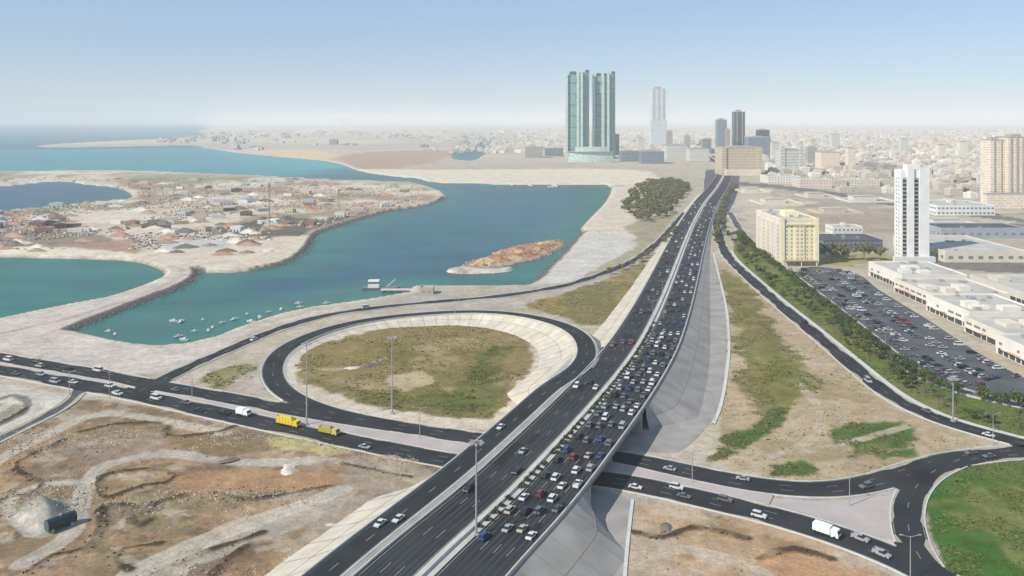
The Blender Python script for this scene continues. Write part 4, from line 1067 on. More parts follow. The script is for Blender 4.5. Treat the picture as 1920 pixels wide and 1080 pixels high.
shop('pale yellow shop row at the frame edge behind the white block', 296, 330, 385, 432, 7.0, (.62, .57, .44), 5)
(loc, w) = at_front(1545, 1655, 470); house_block('shade_toned_hall', 'low glazed hall toned dark for shade between the yellow block and the white tower', 'building', loc, w, 40, 9, (.085, .10, .13), 2, 4, 3, 2.2, 0, 4, None, 'asphalt_old', False)  # dark wall colour also holds its shade and the yellow block's shadow
(loc, w) = at_front(1562, 1618, 455); house_block('white_hall', 'small white block standing behind the dark glazed hall', 'building', loc, w, 20, 15, (.66, .64, .58), 3, 4, 1.8, 1.6)
(loc, w) = at_front(1772, 1925, 492); house_block('warehouse', 'big flat beige warehouse beyond the white tower', 'warehouse', loc, w, 95, 9, (.62, .57, .46), 1, 8, 4, 2.5, 0, 6, None, 'roof', False)
(loc, w) = at_front(1765, 1925, 447); house_block('warehouse', 'long blue grey roofed warehouse behind the beige warehouse', 'warehouse', loc, w, 40, 10, (.30, .34, .39), 1, 8, 4, 2.5, 0, 3, None, 'asphalt_old', False)
(loc, w) = at_front(1756, 1866, 404); house_block('walled_yard_block', 'long white low block with dark base past the white tower', 'building', loc, w, 70, 12, (.68, .69, .67), 2, 5, 3.2, 2.2, 0, 8)
(loc, w) = at_front(1500, 1560, 352); house_block('school_block', 'pale pink low block beyond the sandy lots', 'building', loc, w, 40, 14, (.64, .55, .49), 3, 5, 2, 1.6)
(loc, w) = at_front(1590, 1650, 350); house_block('school_block', 'long cream low block beyond the sandy lots', 'building', loc, w, 40, 12, (.62, .58, .47), 3, 5, 2, 1.6)
(loc, w) = at_front(1440, 1500, 344); house_block('school_block', 'white low block at the edge of the sandy lots near the highway', 'building', loc, w, 50, 13, (.68, .65, .60), 3, 5, 2, 1.6)

# compounds on the sandy lots
def compound(px, py, w, d, hh, label, colour):
    x, y, _ = spot(px, py); e = empty('walled_compound', (x, y, 0)); tag(e, label, 'compound')
    for a in ((-w/2, w/2, 0, .4), (-w/2, w/2, d - .4, d), (-w/2, -w/2 + .4, .4, d - .4), (w/2 - .4, w/2, .4, d - .4)):
        q = MB(); q.box(*a, -.3, 2.6); q.build('boundary_wall', M['wall'], e).color = (*colour, 1)
    q = MB(); q.box(-w * .3, w * .2, d * .4, d * .75, -.3, hh); q.build('shed', M['wall'], e).color = (*colour, 1)
    q = MB(); q.box(-w * .3 - .4, w * .2 + .4, d * .4 - .4, d * .75 + .4, hh, hh + .5); q.build('roof', M['roof'], e)
compound(1470, 385, 60, 70, 6, 'walled compound on the sandy lots above the yellow block', (.60, .55, .47)); compound(1580, 402, 55, 50, 5, 'walled compound with tan shed on the lots by the white hall', (.52, .44, .35))
compound(1640, 380, 70, 60, 7, 'walled compound on the lots near the white tower top', (.64, .60, .53)); compound(1545, 372, 50, 60, 6, 'middle walled compound on the far sandy lots', (.57, .50, .43))
compound(1420, 362, 45, 60, 5, 'walled compound nearest the highway on the sandy lots', (.62, .58, .50)); compound(1790, 424, 60, 30, 6, 'walled compound between the warehouses and the white low block', (.60, .57, .52))

# --- houses of the town: the ones that show largest singly, the rest as one mass
def house_mesh(seed):
    r = random.Random(seed); w, d, h = r.uniform(13, 22), r.uniform(12, 20), r.choice([7, 8, 10, 11, 14])
    mb = MB(); mb.box(-w/2, w/2, -d/2, d/2, -.3, h, 0)
    mb.box(-w/2 + .4, w/2 - .4, -d/2 + .4, d/2 - .4, h - .1, h + .06, 1)
    for a in ((-w/2, w/2, -d/2, -d/2 + .3), (-w/2, w/2, d/2 - .3, d/2), (-w/2, -w/2 + .3, -d/2 + .3, d/2 - .3), (w/2 - .3, w/2, -d/2 + .3, d/2 - .3)): mb.box(*a, h, h + 1, 0)
    mb.box(-w * .2, w * .15, -d * .1, d * .3, h, h + 3, 0)
    mb.tube((w * .3, d * .2, h), (w * .3, d * .2, h + 1.8), .8, .8, 8, 1)
    for f in range(int(h // 3.5)):
        z = .9 + f * 3.5
        n = max(2, int(w / 4))
        for k in range(n):
            c = -w/2 + w * (k + .5) / n; mb.box(c - .8, c + .8, -d/2 - .07, -d/2, z, z + 1.6, 2)
        n = max(2, int(d / 4.5))
        for k in range(n):
            c = -d/2 + d * (k + .5) / n; mb.box(-w/2 - .07, -w/2, c - .8, c + .8, z, z + 1.6, 2)
    return mb.mesh('house', [M['wall'], M['roof'], M['window_grey']]), h
HM = [house_mesh(k) for k in range(9)]
HCOL = [(.62, .58, .51), (.68, .66, .62), (.58, .51, .42), (.65, .60, .50), (.54, .47, .40), (.66, .58, .52), (.46, .42, .37)]
spots = []
r = random.Random(3)
hw_x = lambda Y: float(np.interp(Y, HW[:, 1], HW[:, 0]))
for Y in np.arange(1050, 9000, 38):
    spacing = 30 if Y < 3500 else 44
    for X in np.arange(-400, Y * .72, spacing):
        x = X + r.uniform(-7, 7); y = Y + r.uniform(-7, 7)
        if x < hw_x(min(y, 2900)) + (80 if y < 3000 else -900): continue
        px = 960 + FOC * x / y; py = HOR + FOC * CAM_H / y
        dens = .78 if y > 1750 else (.75 if px > 1745 and py < 372 else (.30 if y > 1300 else .12))
        dens *= .35 + .9 * float(fbm(np.array([x]), np.array([y]), 240, 3, 8)[0])
        if r.random() > dens: continue
        if 1340 < px < 1545 and py > (300 if px < 1440 else 340): continue
        if py > 395: continue
        if 1840 < px and py > 352: continue
        if 1680 < px < 1760 and py > 345: continue
        spots.append((x, y))
spots.sort(key=lambda p: p[1])
single = spots[:285]; rest = spots[285:]
HN = ['cream', 'white', 'tan', 'pale yellow', 'brown', 'pinkish', 'grey brown']
single.sort(key=lambda p: p[0] / p[1]); hn_ = {}
for i, (x, y) in enumerate(single):
    me, h = HM[r.randrange(9)]; o = link('house', me, None, (x, y, 0), r.choice([0, .08, -.12, math.pi / 2]))
    c = r.randrange(7); k_ = r.uniform(.85, 1.1); o.color = (*[v * k_ for v in HCOL[c]], 1)
    hn_[c] = hn_.get(c, 0) + 1; tag(o, f'{ordn(hn_[c])} {HN[c]} flat-roofed house from the highway side of the low town', 'house', 'houses of the low town')
def mass(name, pts, label, hs=(6, 15), ws=(12, 24), cols=HCOL):
    mb = MB(); ci = []
    for x, y in pts:
        w, d, h = r.uniform(*ws), r.uniform(*ws), r.uniform(*hs)
        if r.random() < .05: h *= 2.2
        n0 = len(mb.v); mb.box(x - w/2, x + w/2, y - d/2, y + d/2, -.3, h); mb.box(x - w * .2, x + w * .1, y - d * .1, y + d * .2, h, h + 2.5)
        k_ = r.uniform(.8, 1.1); c = [v * k_ for v in r.choice(cols)]; ci += [c] * (len(mb.v) - n0)
    o = mb.build(name, M['rubble']); at = o.data.attributes.new('soil', 'FLOAT_COLOR', 'POINT')
    a = np.ones((len(ci), 4), np.float32); a[:, :3] = ci; at.data.foreach_set('color', a.ravel())
    return tag(o, label, kind='stuff')
mass('distant_town', rest, 'far low town fading into the haze')
farleft = [(r.uniform(-2600, 900) * (y / 6000), y) for y in (r.uniform(3200, 9000) for _ in range(900))]
farleft = [p for p in farleft if dry(*p) > 60 and fbm(np.array([p[0]]), np.array([p[1]]), 500, 3, 14)[0] > .5]
mass('distant_sheds', farleft, 'far sheds and works on the reclaimed coast', (4, 12), (14, 40), [(.5, .48, .46), (.35, .30, .27), (.6, .58, .55), (.28, .27, .27)])

# ================================================================== trees
def crown_mesh(name, seed, rx, rz, zc, n, leaf, mat):
    g = np.random.default_rng(seed); mb = MB()
    lobes = [(g.normal(0, .45, 3) * (rx, rx, rz * .7), g.uniform(.45, .75)) for _ in range(7)]
    for _ in range(n):
        c, s = lobes[g.integers(len(lobes))]
        v = g.normal(size=3); v /= np.linalg.norm(v); p = c + v * (rx * s, rx * s, rz * s) * g.uniform(.55, 1.05)
        p[2] += zc
        a = g.normal(size=3); a /= np.linalg.norm(a); b = np.cross(a, v + .01); b /= np.linalg.norm(b) + 1e-6
        L = leaf * g.uniform(.6, 1.3)
        mb.quad(tuple(p - a * L - b * L * .5), tuple(p + a * L - b * L * .5), tuple(p + a * L + b * L * .5), tuple(p - a * L + b * L * .5))
    return mb.mesh(name, mat)
def trunk_mesh(h, seed):
    g = random.Random(seed); mb = MB(); mb.tube((0, 0, -.3), (0, 0, h * .55), .28, .18, 7)
    for k in range(4):
        a = k * 1.6 + g.random(); mb.tube((0, 0, h * .45), (math.cos(a) * h * .22, math.sin(a) * h * .22, h * .8), .12, .05, 5)
    return mb.mesh('trunk', M['trunk'])
CROWN = [(crown_mesh('crown', 10 + k, 3.2 + .4 * k, 2.6 + .3 * k, 5.6 + .3 * k, 620, .55, M['leaf']), trunk_mesh(7, k)) for k in range(4)]
CROWN_G = [(crown_mesh('crown', 30 + k, 2.4 + .3 * k, 2.2 + .3 * k, 4.2, 420, .42, M['leaf_green']), trunk_mesh(5, 20 + k)) for k in range(3)]
def palm_meshes(seed):
    g = random.Random(seed); t = MB(); t.tube((0, 0, -.3), (.2, .1, 6.2), .25, .18, 8)
    c = MB()
    for k in range(16):
        a = k * 2 * math.pi / 16 + g.uniform(-.15, .15); el = g.uniform(.1, .9); p = Vector((.2, .1, 6.2)); w = .30
        dirv = Vector((math.cos(a), math.sin(a), el))
        side = Vector((-math.sin(a), math.cos(a), 0))
        for s in range(4):
            q = p + dirv * .85; w2 = w * .82
            c.quad(tuple(p - side * w), tuple(q - side * w2 + Vector((0, 0, -.1))), tuple(q + Vector((0, 0, .12))), tuple(p + Vector((0, 0, .12))))
            c.quad(tuple(p + Vector((0, 0, .12))), tuple(q + Vector((0, 0, .12))), tuple(q + side * w2 + Vector((0, 0, -.1))), tuple(p + side * w))
            p = q; w = w2; dirv.z -= .38
    return c.mesh('crown', M['leaf_green']), t.mesh('trunk', M['trunk'])
PALM = [palm_meshes(k) for k in range(2)]
rt = random.Random(11)
def tree(name, kinds, x, y, sc, label, group, z=0.0):
    cm_, tm_ = kinds[rt.randrange(len(kinds))]
    e = empty(name, (x, y, z), rt.uniform(0, 6.28), sc); tag(e, label, 'tree', group)
    link('crown', cm_, e); link('trunk', tm_, e); return e
# the wood beside the highway
poly = pxpoly([(1170, 402), (1178, 372), (1200, 350), (1250, 341), (1285, 345), (1280, 375), (1255, 405), (1205, 418)], 0, 10)
lo, hi = poly.min(0), poly.max(0); done = []
tries = 0
while len(done) < 270 and tries < 12000:
    tries += 1
    x, y = rt.uniform(lo[0], hi[0]), rt.uniform(lo[1], hi[1])
    if sdf(poly, np.array([x]), np.array([y]))[0] > -2: continue
    if min([9e9] + [(x - a) ** 2 + (y - b) ** 2 for a, b in done]) < 42: continue
    k = int(np.abs(HW[:, 1] - y).argmin())
    if abs(x - HW[k, 0]) < 30: continue
    done.append((x, y)); tree('broadleaf_tree', CROWN, x, y, rt.uniform(.65, 1.25), 'olive green tree in the wood between the bay and the highway', 'trees of the highway wood')
# trees and palms on the verge
vl = off(FRONT, -15.0); vl = vl[(vl[:, 1] < 880) & (vl[:, 1] > 270)]
vs_ = resample(vl, 6.5)
nk = [0, 0]
for k, p in enumerate(vs_[::-1]):
    o = rt.uniform(-6.5, 6.5)
    if rt.random() < .38: nk[0] += 1; tree('palm_tree', PALM, p[0] + o, p[1], rt.uniform(.8, 1.1), f'{ordn(nk[0])} small palm from the bottom on the green verge', 'palms on the verge')
    else: nk[1] += 1; tree('small_tree', CROWN_G, p[0] + o, p[1], rt.uniform(.5, .95), f'{ordn(nk[1])} small rounded tree from the bottom on the green verge', 'small trees on the verge')
hl = off(SERVICE, 5.6); hl = hl[(hl[:, 1] < 900) & (hl[:, 1] > 330)]
nk = 0
for p in resample(hl, 5.0)[::-1]:
    if rt.random() < .88 and nk < 99: nk += 1; tree('hedge_tree', CROWN_G, p[0] + rt.uniform(-.6, .6), p[1], rt.uniform(.7, 1.15), f'{ordn(nk)} dark green tree from the bottom in the row along the service road', 'tree row by the service road')
cl = off(COAST, 6.5); cl = cl[(cl[:, 1] > 640) & (cl[:, 1] < 900)]
nk = 0
for p in resample(cl, 11):
    if rt.random() < .7: nk += 1; tree('roadside_tree', CROWN, p[0], p[1], rt.uniform(.45, .7), f'{ordn(nk)} small olive tree along the upper coast road, from the bay end', 'trees along the coast road')
rl = off(HW, 29); rl = rl[(rl[:, 1] > 780) & (rl[:, 1] < 1500)]
nk = 0
for p in resample(rl, 12):
    if rt.random() < .75: nk += 1; tree('roadside_tree', CROWN, p[0] + rt.uniform(-3, 3), p[1], rt.uniform(.6, 1.0), f'{ordn(nk)} dusty green tree from the verge along the far highway', 'trees along the far highway')
for q, (x, y) in enumerate(sorted([(1440, 330), (1500, 305), (1520, 325), (1545, 332), (1600, 310), (1615, 308), (1630, 313), (1650, 322), (1665, 325), (1780, 335), (1790, 345), (1800, 338), (1812, 350), (1770, 352),
                            (1825, 345), (1640, 300), (1570, 300), (1480, 297), (1790, 362), (1810, 365), (1560, 492), (1590, 488), (1620, 487), (1650, 488), (1575, 482)])):
    p = spot(x, y); tree('town_tree', CROWN, p[0], p[1], rt.uniform(1.0, 1.7), f'{ordn(q + 1)} dark tree standing among the town buildings counting away from the highway', 'trees of the town')
# clipped bushes on the highway median
M['leaf_bush'] = leafy('dusty_bush', (0.022, 0.038, 0.012), (0.055, 0.075, 0.025))
BUSH = crown_mesh('foliage', 77, 1.05, .75, .8, 90, .3, M['leaf_bush'])
nb = 0
mm = HW[(HW[:, 1] > 225) & (HW[:, 1] < 470)]
for k, p in enumerate(resample(off(mm, 1.25), 4.6)):
    if rt.random() < .12: continue
    o = link('median_bush', BUSH, None, (p[0], p[1], p[2] + .2), rt.uniform(0, 6)); o.scale = (rt.uniform(.7, 1.2), rt.uniform(.7, 1.2), rt.uniform(.6, 1.1))
    nb = globals().get('nb', 0) + 1; tag(o, f'{ordn(nb)} clipped dark bush from the bottom along the highway median', 'bush', 'median bushes')
# weeds and tufts: one mass
g = np.random.default_rng(5); prob = veg.copy(); prob[Ds > 620] = 0; prob[:, np.abs(us) > .66] = 0
area = (np.gradient(Ds)[:, None] * Ds[:, None] * np.gradient(us)[None, :]); pw = (prob ** 1.5 * area * sstep(.4, .62, n_fine)).ravel(); pw /= pw.sum()
pick = g.choice(pw.size, 26000, p=pw); mb = MB()
for i in pick:
    x = GX.flat[i] + g.normal() * .5; y = GY.flat[i] + g.normal() * .5; z = Z.flat[i]
    s = g.uniform(.14, .42) * (1.8 if g.random() < .04 else 1)
    for _ in range(3):
        a = g.uniform(0, 6.28); c, sn = math.cos(a) * s, math.sin(a) * s; ox, oy = g.normal(size=2) * .4 * s; lx, ly = g.normal(size=2) * .5 * s
        mb.quad((x + ox - c, y + oy - sn, z - .05), (x + ox + c, y + oy + sn, z - .05), (x + ox + c * .6 + lx, y + oy + sn * .6 + ly, z + s * .6), (x + ox - c * .6 + lx, y + oy - sn * .6 + ly, z + s * .6))
tag(mb.build('weeds', M['tuft']), 'scrub and weeds over the waste ground', kind='stuff')

mb = MB()                                          # scrub growing along the banks of the diggings
for b in BANKS:
    ln = curve([spot(x, y) for x, y in b], 1.2)
    for p in ln:
        for _ in range(2):
            if g.random() < .62: continue
            x, y = p[0] + g.normal() * 1.3, p[1] + g.normal() * 1.3; i = int(np.searchsorted(Ds, y)); jx = int(np.searchsorted(us, x / y)); z = Z[min(i, len(Ds) - 1), min(jx, len(us) - 1)]; s = g.uniform(.12, .34)
            for _ in range(4):
                a = g.uniform(0, 6.28); c, sn = math.cos(a) * s, math.sin(a) * s; ox, oy = g.normal(size=2) * .5 * s; lx, ly = g.normal(size=2) * .5 * s
                mb.quad((x + ox - c, y + oy - sn, z - .1), (x + ox + c, y + oy + sn, z - .1), (x + ox + c * .6 + lx, y + oy + sn * .6 + ly, z + s), (x + ox - c * .6 + lx, y + oy - sn * .6 + ly, z + s))
tag(mb.build('bank_scrub', M['scrub']), 'dark low scrub along the banks of the dug ground', kind='stuff')
def pebbles(name, pts, size, mat, label, cols=None):
    mb = MB(); ci = []
    for x, y, z in pts:
        s = g.uniform(*size); q = g.uniform(.5, 1.0, 3) * s; i = len(mb.v); a = g.uniform(0, 3.1); ca, sa = math.cos(a), math.sin(a)
        for dx, dy, dz in ((-1, -1, -.3), (1, -1, -.3), (1, 1, -.3), (-1, 1, -.3), (-.6, -.5, .7), (.5, -.6, .8), (.6, .6, .6), (-.5, .6, .75)):
            vx, vy = dx * q[0], dy * q[1]; mb.v.append((x + ca * vx - sa * vy, y + sa * vx + ca * vy, z + dz * q[2]))
        for f in ((4, 5, 6, 7), (0, 1, 5, 4), (1, 2, 6, 5), (2, 3, 7, 6), (3, 0, 4, 7)): mb.f.append(tuple(i + k for k in f)); mb.m.append(0)
        if cols is not None: ci += [cols[g.integers(len(cols))]] * 8
    o = mb.build(name, mat)
    if cols is not None:
        at = o.data.attributes.new('soil', 'FLOAT_COLOR', 'POINT'); a = np.ones((len(ci), 4), np.float32); a[:, :3] = ci; at.data.foreach_set('color', a.ravel())
    return tag(o, label, kind='stuff')
rk = []
for a in ARMW:
    for p in resample(a, 1.1):
        for _ in range(1): rk.append((p[0] + g.normal() * 2.0, p[1] + g.normal() * 2.0, -1.7 + g.normal() * .4))
pebbles('rock_armour', rk, (.3, .85), M['rock'], 'dark rock armour along the causeway and island shore')
dp = np.where((dig * area * sstep(.5, .62, fbm(GX, GY, 25, 4, 120)) > 0).ravel(), (dig * area * sstep(.5, .62, fbm(GX, GY, 25, 4, 120))).ravel(), 0); dp[np.repeat(Ds > 420, len(us))] = 0; dp /= dp.sum()
pk_ = g.choice(dp.size, 3500, p=dp)
pebbles('rubble', [(GX.flat[i] + g.normal() * .3, GY.flat[i] + g.normal() * .3, Z.flat[i]) for i in pk_], (.12, .45), M['rubble'], 'loose stones and rubble over the dug ground', [(.40, .35, .28), (.30, .23, .165), (.44, .40, .34), (.18, .14, .10)])

# ================================================================== vehicles
def car_meshes(kind):
    """body (paint), glass, wheels; length along x"""
    L, W, H = dict(saloon=(4.6, 1.82, 1.45), suv=(4.8, 1.95, 1.8), van=(5.2, 2.0, 2.2), pickup=(5.2, 1.9, 1.8))[kind]
    b = MB(); h = L / 2; y = W / 2; belt = H * .60
    if kind == 'saloon': cab = (-1.55, 1.05, -1.0, .35)
    elif kind == 'suv': cab = (-2.2, 1.1, -1.95, .55)
    elif kind == 'van': cab = (-2.5, 1.9, -2.4, 1.2)
    else: cab = (-.5, 1.3, -.4, .65)
    prof = [(-h, .32), (h - .05, .32), (h, .62), (h - .15, belt - .18), (cab[1], belt), (cab[0], belt), (-h + .08, belt - .04), (-h - .02, .6)]
    b.prism(prof, -y, y)
    # roof plate on pillars
    ty = y - .22; z1 = H
    b.box(cab[2], cab[3], -ty, ty, H - .09, H, bottom=True)
    gl = MB(); x0, x1, x2, x3 = cab
    A = [(x0, -y + .06, belt), (x1, -y + .06, belt), (x1, y - .06, belt), (x0, y - .06, belt)]
    B = [(x2, -ty, H - .09), (x3, -ty, H - .09), (x3, ty, H - .09), (x2, ty, H - .09)]
    for k in range(4):
        k2 = (k + 1) % 4; gl.quad(A[k], A[k2], B[k2], B[k])
    if kind == 'pickup':
        for yy in (-y, y - .12): b.box(-h + .05, x0 - .05, yy, yy + .12, belt, belt + .35)
        b.box(-h + .02, -h + .14, -y, y, belt, belt + .35)
    wh = []
    for sx in (-h + .85, h - .9):
        for sy in (-1, 1):
            w_ = MB(); w_.tube((sx, sy * (y - .22), .33), (sx, sy * (y + .02), .33), .33, .33, 10); w_.tube((sx, sy * (y + .02), .33), (sx, sy * (y + .03), .33), .2, .2, 8); wh.append(w_)
    lt = []
    for sy in (-1, 1):
        q = MB(); q.box(h - .12, h + .01, sy * (y - .35) - .2, sy * (y - .35) + .2, .58, .76); lt.append(q)
    return b, gl, wh, lt
PROTO = {}; FLAT = {}
for kd in ('saloon', 'suv', 'van', 'pickup'):
    b, gl, wh, lt = car_meshes(kd)
    PROTO[kd] = (b.mesh('body', M['paint']), gl.mesh('window', M['car_glass']), [w_.mesh('wheel', M['tyre']) for w_ in wh], [q.mesh('headlight', M['white_line']) for q in lt])
    f = MB()
    for part, m in [(b, 0), (gl, 1)] + [(w_, 2) for w_ in wh]:
        i = len(f.v); f.v += part.v; f.f += [tuple(i + k for k in q) for q in part.f]; f.m += [m] * len(part.f)
    FLAT[kd] = f.mesh(kd, [M['paint'], M['car_glass'], M['tyre']])
CC = {'white': (.60, .60, .59), 'silver': (.34, .35, .36), 'black': (.02, .02, .022), 'grey': (.13, .135, .14), 'red': (.17, .03, .025), 'blue': (.03, .06, .17), 'beige': (.45, .38, .28)}
CP = ['white'] * 5 + ['silver'] * 4 + ['black'] * 6 + ['grey'] * 6 + ['red', 'blue', 'beige']
KP = ['saloon'] * 6 + ['suv'] * 4 + ['van', 'pickup']
KW = {'saloon': 'saloon car', 'suv': 'off-roader', 'van': 'van', 'pickup': 'pickup'}
KN = {'saloon': 'saloon_car', 'suv': 'off_road_car', 'van': 'van', 'pickup': 'pickup_truck'}
CARS = []
def car(x, y, z, rz, where, group, kd=None, cl=None):
    CARS.append([y, x, z, rz, where, group, kd or rt.choice(KP), cl or rt.choice(CP)])
def along(path, s, o):
    seg = np.concatenate([[0], np.cumsum(np.linalg.norm(np.diff(path[:, :2], axis=0), axis=1))])
    p = np.array([np.interp(s, seg, path[:, k]) for k in range(3)]); q = np.array([np.interp(s + 2, seg, path[:, k]) for k in range(3)])
    t = (q - p)[:2]; t /= np.linalg.norm(t) + 1e-9; n = np.array((t[1], -t[0]))
    return p[0] + n[0] * o, p[1] + n[1] * o, p[2], math.atan2(t[1], t[0])
def s_at(path, D):
    seg = np.concatenate([[0], np.cumsum(np.linalg.norm(np.diff(path[:, :2], axis=0), axis=1))]); return float(np.interp(D, path[:, 1], seg))
HW_r = HW
s0, s1 = s_at(HW, 222), s_at(HW, 1180)
for o in (4.6, 8.5, 12.3, 16.2):
    s = s0 + rt.uniform(0, 12)
    while s < s1:
        x, y, z, a = along(HW, s, o + rt.uniform(-.3, .3)); car(x, y, z + .03, a, 'crowded outer carriageway of the flyover', 'traffic on the crowded carriageway')
        s += rt.uniform(8.5, 17) if s < s0 + 230 else rt.uniform(14, 42)
for o in (-4.8, -8.9, -12.9):
    s = s0 + rt.uniform(20, 60)
    while s < s1:
        x, y, z, a = along(HW, s, o); car(x, y, z + .03, a + math.pi, 'inner carriageway of the flyover', 'traffic on the inner carriageway')
        s += rt.uniform(50, 110) if s < s0 + 260 else rt.uniform(26, 70)
for D, o in ((228, -1.6), (232, 1.5), (300, -1.5)):
    x, y, z, a = along(RAMP, s_at(RAMP[:60], D), o); car(x, y, z + .04, a + math.pi, 'ramp beside the flyover', 'cars on the ramp', 'saloon', 'white')
def near_px(path, px, py, o=0.0):
    p = spot(px, py, .2); seg = np.concatenate([[0], np.cumsum(np.linalg.norm(np.diff(path[:, :2], axis=0), axis=1))])
    k = int(np.linalg.norm(path[:, :2] - np.array(p[:2]), axis=1).argmin()); return along(path, seg[k], o)
for px, py, o in [(20, 675, 2), (62, 683, -2), (85, 686, 3), (120, 693, 0), (175, 700, -3), (330, 730, 2), (1265, 880, 2), (1380, 902, -2), (1620, 908, 2), (1825, 856, -2), (1850, 853, 2)]:
    x, y, z, a = near_px(CROSS_F, px, py, o); car(x, y, z + .02, a + math.pi, 'far arm of the cross road', 'cars on the far arm')
for px, py, o in [(30, 702, 2), (70, 708, -2), (110, 714, 3), (135, 718, 0), (200, 731, -3), (232, 738, 3), (290, 750, 0), (335, 760, -2), (372, 768, 2), (415, 776, 0), (690, 836, 3), (1205, 910, 3),
                  (1267, 922, -3), (1293, 930, 2), (1345, 942, -2), (1425, 962, 3), (1600, 1016, -2), (1665, 1042, 2)]:
    x, y, z, a = near_px(CROSS_N, px, py, o); car(x, y, z + .04, a, 'near arm of the cross road', 'cars on the near arm', None, rt.choice(['white', 'white', 'white', 'silver', 'grey', 'black']))
for px, py, o in [(1385, 500, 1.8), (1500, 603, -2), (1640, 718, 2), (1735, 774, -2), (1860, 816, 2)]:
    x, y, z, a = near_px(FRONT, px, py, o); car(x, y, z + .02, a if o > 0 else a + math.pi, 'curving frontage road', 'cars on the frontage road')
for px, py, o in [(470, 637, 1.8), (690, 580, -1.8), (1000, 546, 1.8)]:
    x, y, z, a = near_px(COAST, px, py, o); car(x, y, z + .06, a, 'coast road', 'cars on the coast road')
# car park rows
pk = pxpoly(PARK, 0, 8)
sl = SERVICE[(SERVICE[:, 1] > 360) & (SERVICE[:, 1] < 700)]
park_n = 0
for ri, o in enumerate((-9.5, -15, -25.5, -31, -41.5, -47, -57, -62.5)):
    for p, q in zip(resample(off(sl, o), 3.0)[:-1], resample(off(sl, o), 3.0)[1:]):
        if rt.random() > (.40 if ri < 6 else .3): continue
        if sdf(pk, np.array([p[0]]), np.array([p[1]]))[0] > -2.5: continue
        a = math.atan2(q[1] - p[1], q[0] - p[0]) + math.pi / 2
        car(p[0], p[1], .06, a + rt.uniform(-.05, .05), 'car park', 'cars in the car park')
CARS.sort(key=lambda c: c[0])
cn = {}
for y, x, z, rz, where, group, kd, cl in CARS:
    key = (where, kd, cl); cn[key] = cn.get(key, 0) + 1; n = cn[key]
    if n <= 99: lab = f'{ORD[n-1]} {cl} {KW[kd]} from the bottom on the {where}' if where != 'car park' else f'{ORD[n-1]} {cl} {KW[kd]} from the bottom in the car park'
    else: lab = f'distant {cl} {KW[kd]} far along the {where}'
    rgb = (*CC[cl], 1)
    if y < 330 and where != 'car park':
        e = empty(KN[kd], (x, y, z), rz, .94); tag(e, lab, 'car' if kd in ('saloon', 'suv') else kd, group)
        bm_, gm_, wm_, lm_ = PROTO[kd]
        link('body', bm_, e).color = rgb; link('window', gm_, e)
        for w_ in wm_: link('wheel', w_, e)
        for q in lm_: link('headlight', q, e)
    else:
        o = link(KN[kd], FLAT[kd], None, (x, y, z), rz); o.color = rgb; tag(o, lab, 'car' if kd in ('saloon', 'suv') else kd, group)

def truck(name, label, cat, x, y, z, rz, L, cargo, cab, H=3.4, load=None):
    e = empty(name, (x, y, z), rz); tag(e, label, cat); W = 1.25
    mb = MB(); mb.box(-L/2, L/2, -W + .1, W - .1, .55, .9, bottom=True); mb.build('chassis', M['tyre'], e)
    mb = MB(); xa, xb = -L/2, L/2 - 2.4
    if load:
        for a_ in ((xa, xb, -W, -W + .12), (xa, xb, W - .12, W), (xa, xa + .12, -W + .12, W - .12), (xb - .12, xb, -W + .12, W - .12)): mb.box(*a_, .9, H, bottom=True)
        for q in range(6): cx = xa + .4 + q * (xb - xa - .8) / 5; mb.box(cx - .08, cx + .08, -W - .1, -W, .9, H); mb.box(cx - .08, cx + .08, W, W + .1, .9, H)
        ld = MB(); ld.box(xa + .12, xb - .12, -W + .12, W - .12, 1.0, H + .35, tx=1.0, ty=.55)
    else: mb.box(xa, xb, -W, W, .9, H, bottom=True, tx=.05, ty=.05)
    cb = mb.build('cargo_body', M['paint'], e); cb.color = (*cargo, 1)
    if load: ld.build('load', M['paint'], cb).color = (*load, 1)
    mb = MB(); mb.prism([(L/2 - 2.2, .6), (L/2, .6), (L/2, 1.6), (L/2 - .35, 2.6), (L/2 - 2.2, 2.7)], -W + .05, W - .05); c = mb.build('cab', M['paint'], e); c.color = (*cab, 1)
    mb = MB(); mb.box(L/2 - .2, L/2 + .02, -W + .25, W - .25, 1.65, 2.4, tx=.08); mb.build('windscreen', M['car_glass'], c)
    for sx in (-L/2 + 1, -L/2 + 2.3, L/2 - 1.1):
        for sy in (-1, 1):
            mb = MB(); mb.tube((sx, sy * (W - .35), .5), (sx, sy * (W + .02), .5), .5, .5, 12); mb.build('wheel', M['tyre'], e)
YELLOW = (.72, .52, .04)
x, y, z, a = near_px(CROSS_N, 540, 800, -2.0); truck('lorry', 'big yellow lorry on the near arm of the cross road', 'lorry', x, y, z + .04, a, 10.5, YELLOW, YELLOW, 3.4, (.60, .45, .10))
x, y, z, a = near_px(CROSS_N, 617, 817, -2.0); truck('lorry', 'shorter olive yellow lorry following the big yellow one', 'lorry', x, y, z + .04, a, 8.5, (.42, .36, .06), (.55, .45, .12), 2.8, (.35, .30, .14))
x, y, z, a = near_px(CROSS_N, 458, 783, -2.5); truck('box_van', 'white box van ahead of the yellow lorries on the cross road', 'van', x, y, z + .04, a, 6.2, (.8, .8, .8), (.8, .8, .8), 3.0)
x, y, z, a = near_px(CROSS_N, 1548, 998, 2.0); truck('lorry', 'white lorry on the cross road below the link road', 'lorry', x, y, z + .04, a, 7.5, (.8, .8, .78), (.8, .8, .78), 3.0)
for k, (D, o, c, t_) in enumerate([(262, 12.3, (.75, .75, .74), 'white'), (352, 16.0, (.7, .7, .68), 'pale'), (420, 8.5, (.55, .4, .12), 'tan')]):
    x, y, z, a = along(HW, s_at(HW, D) + 5, o)

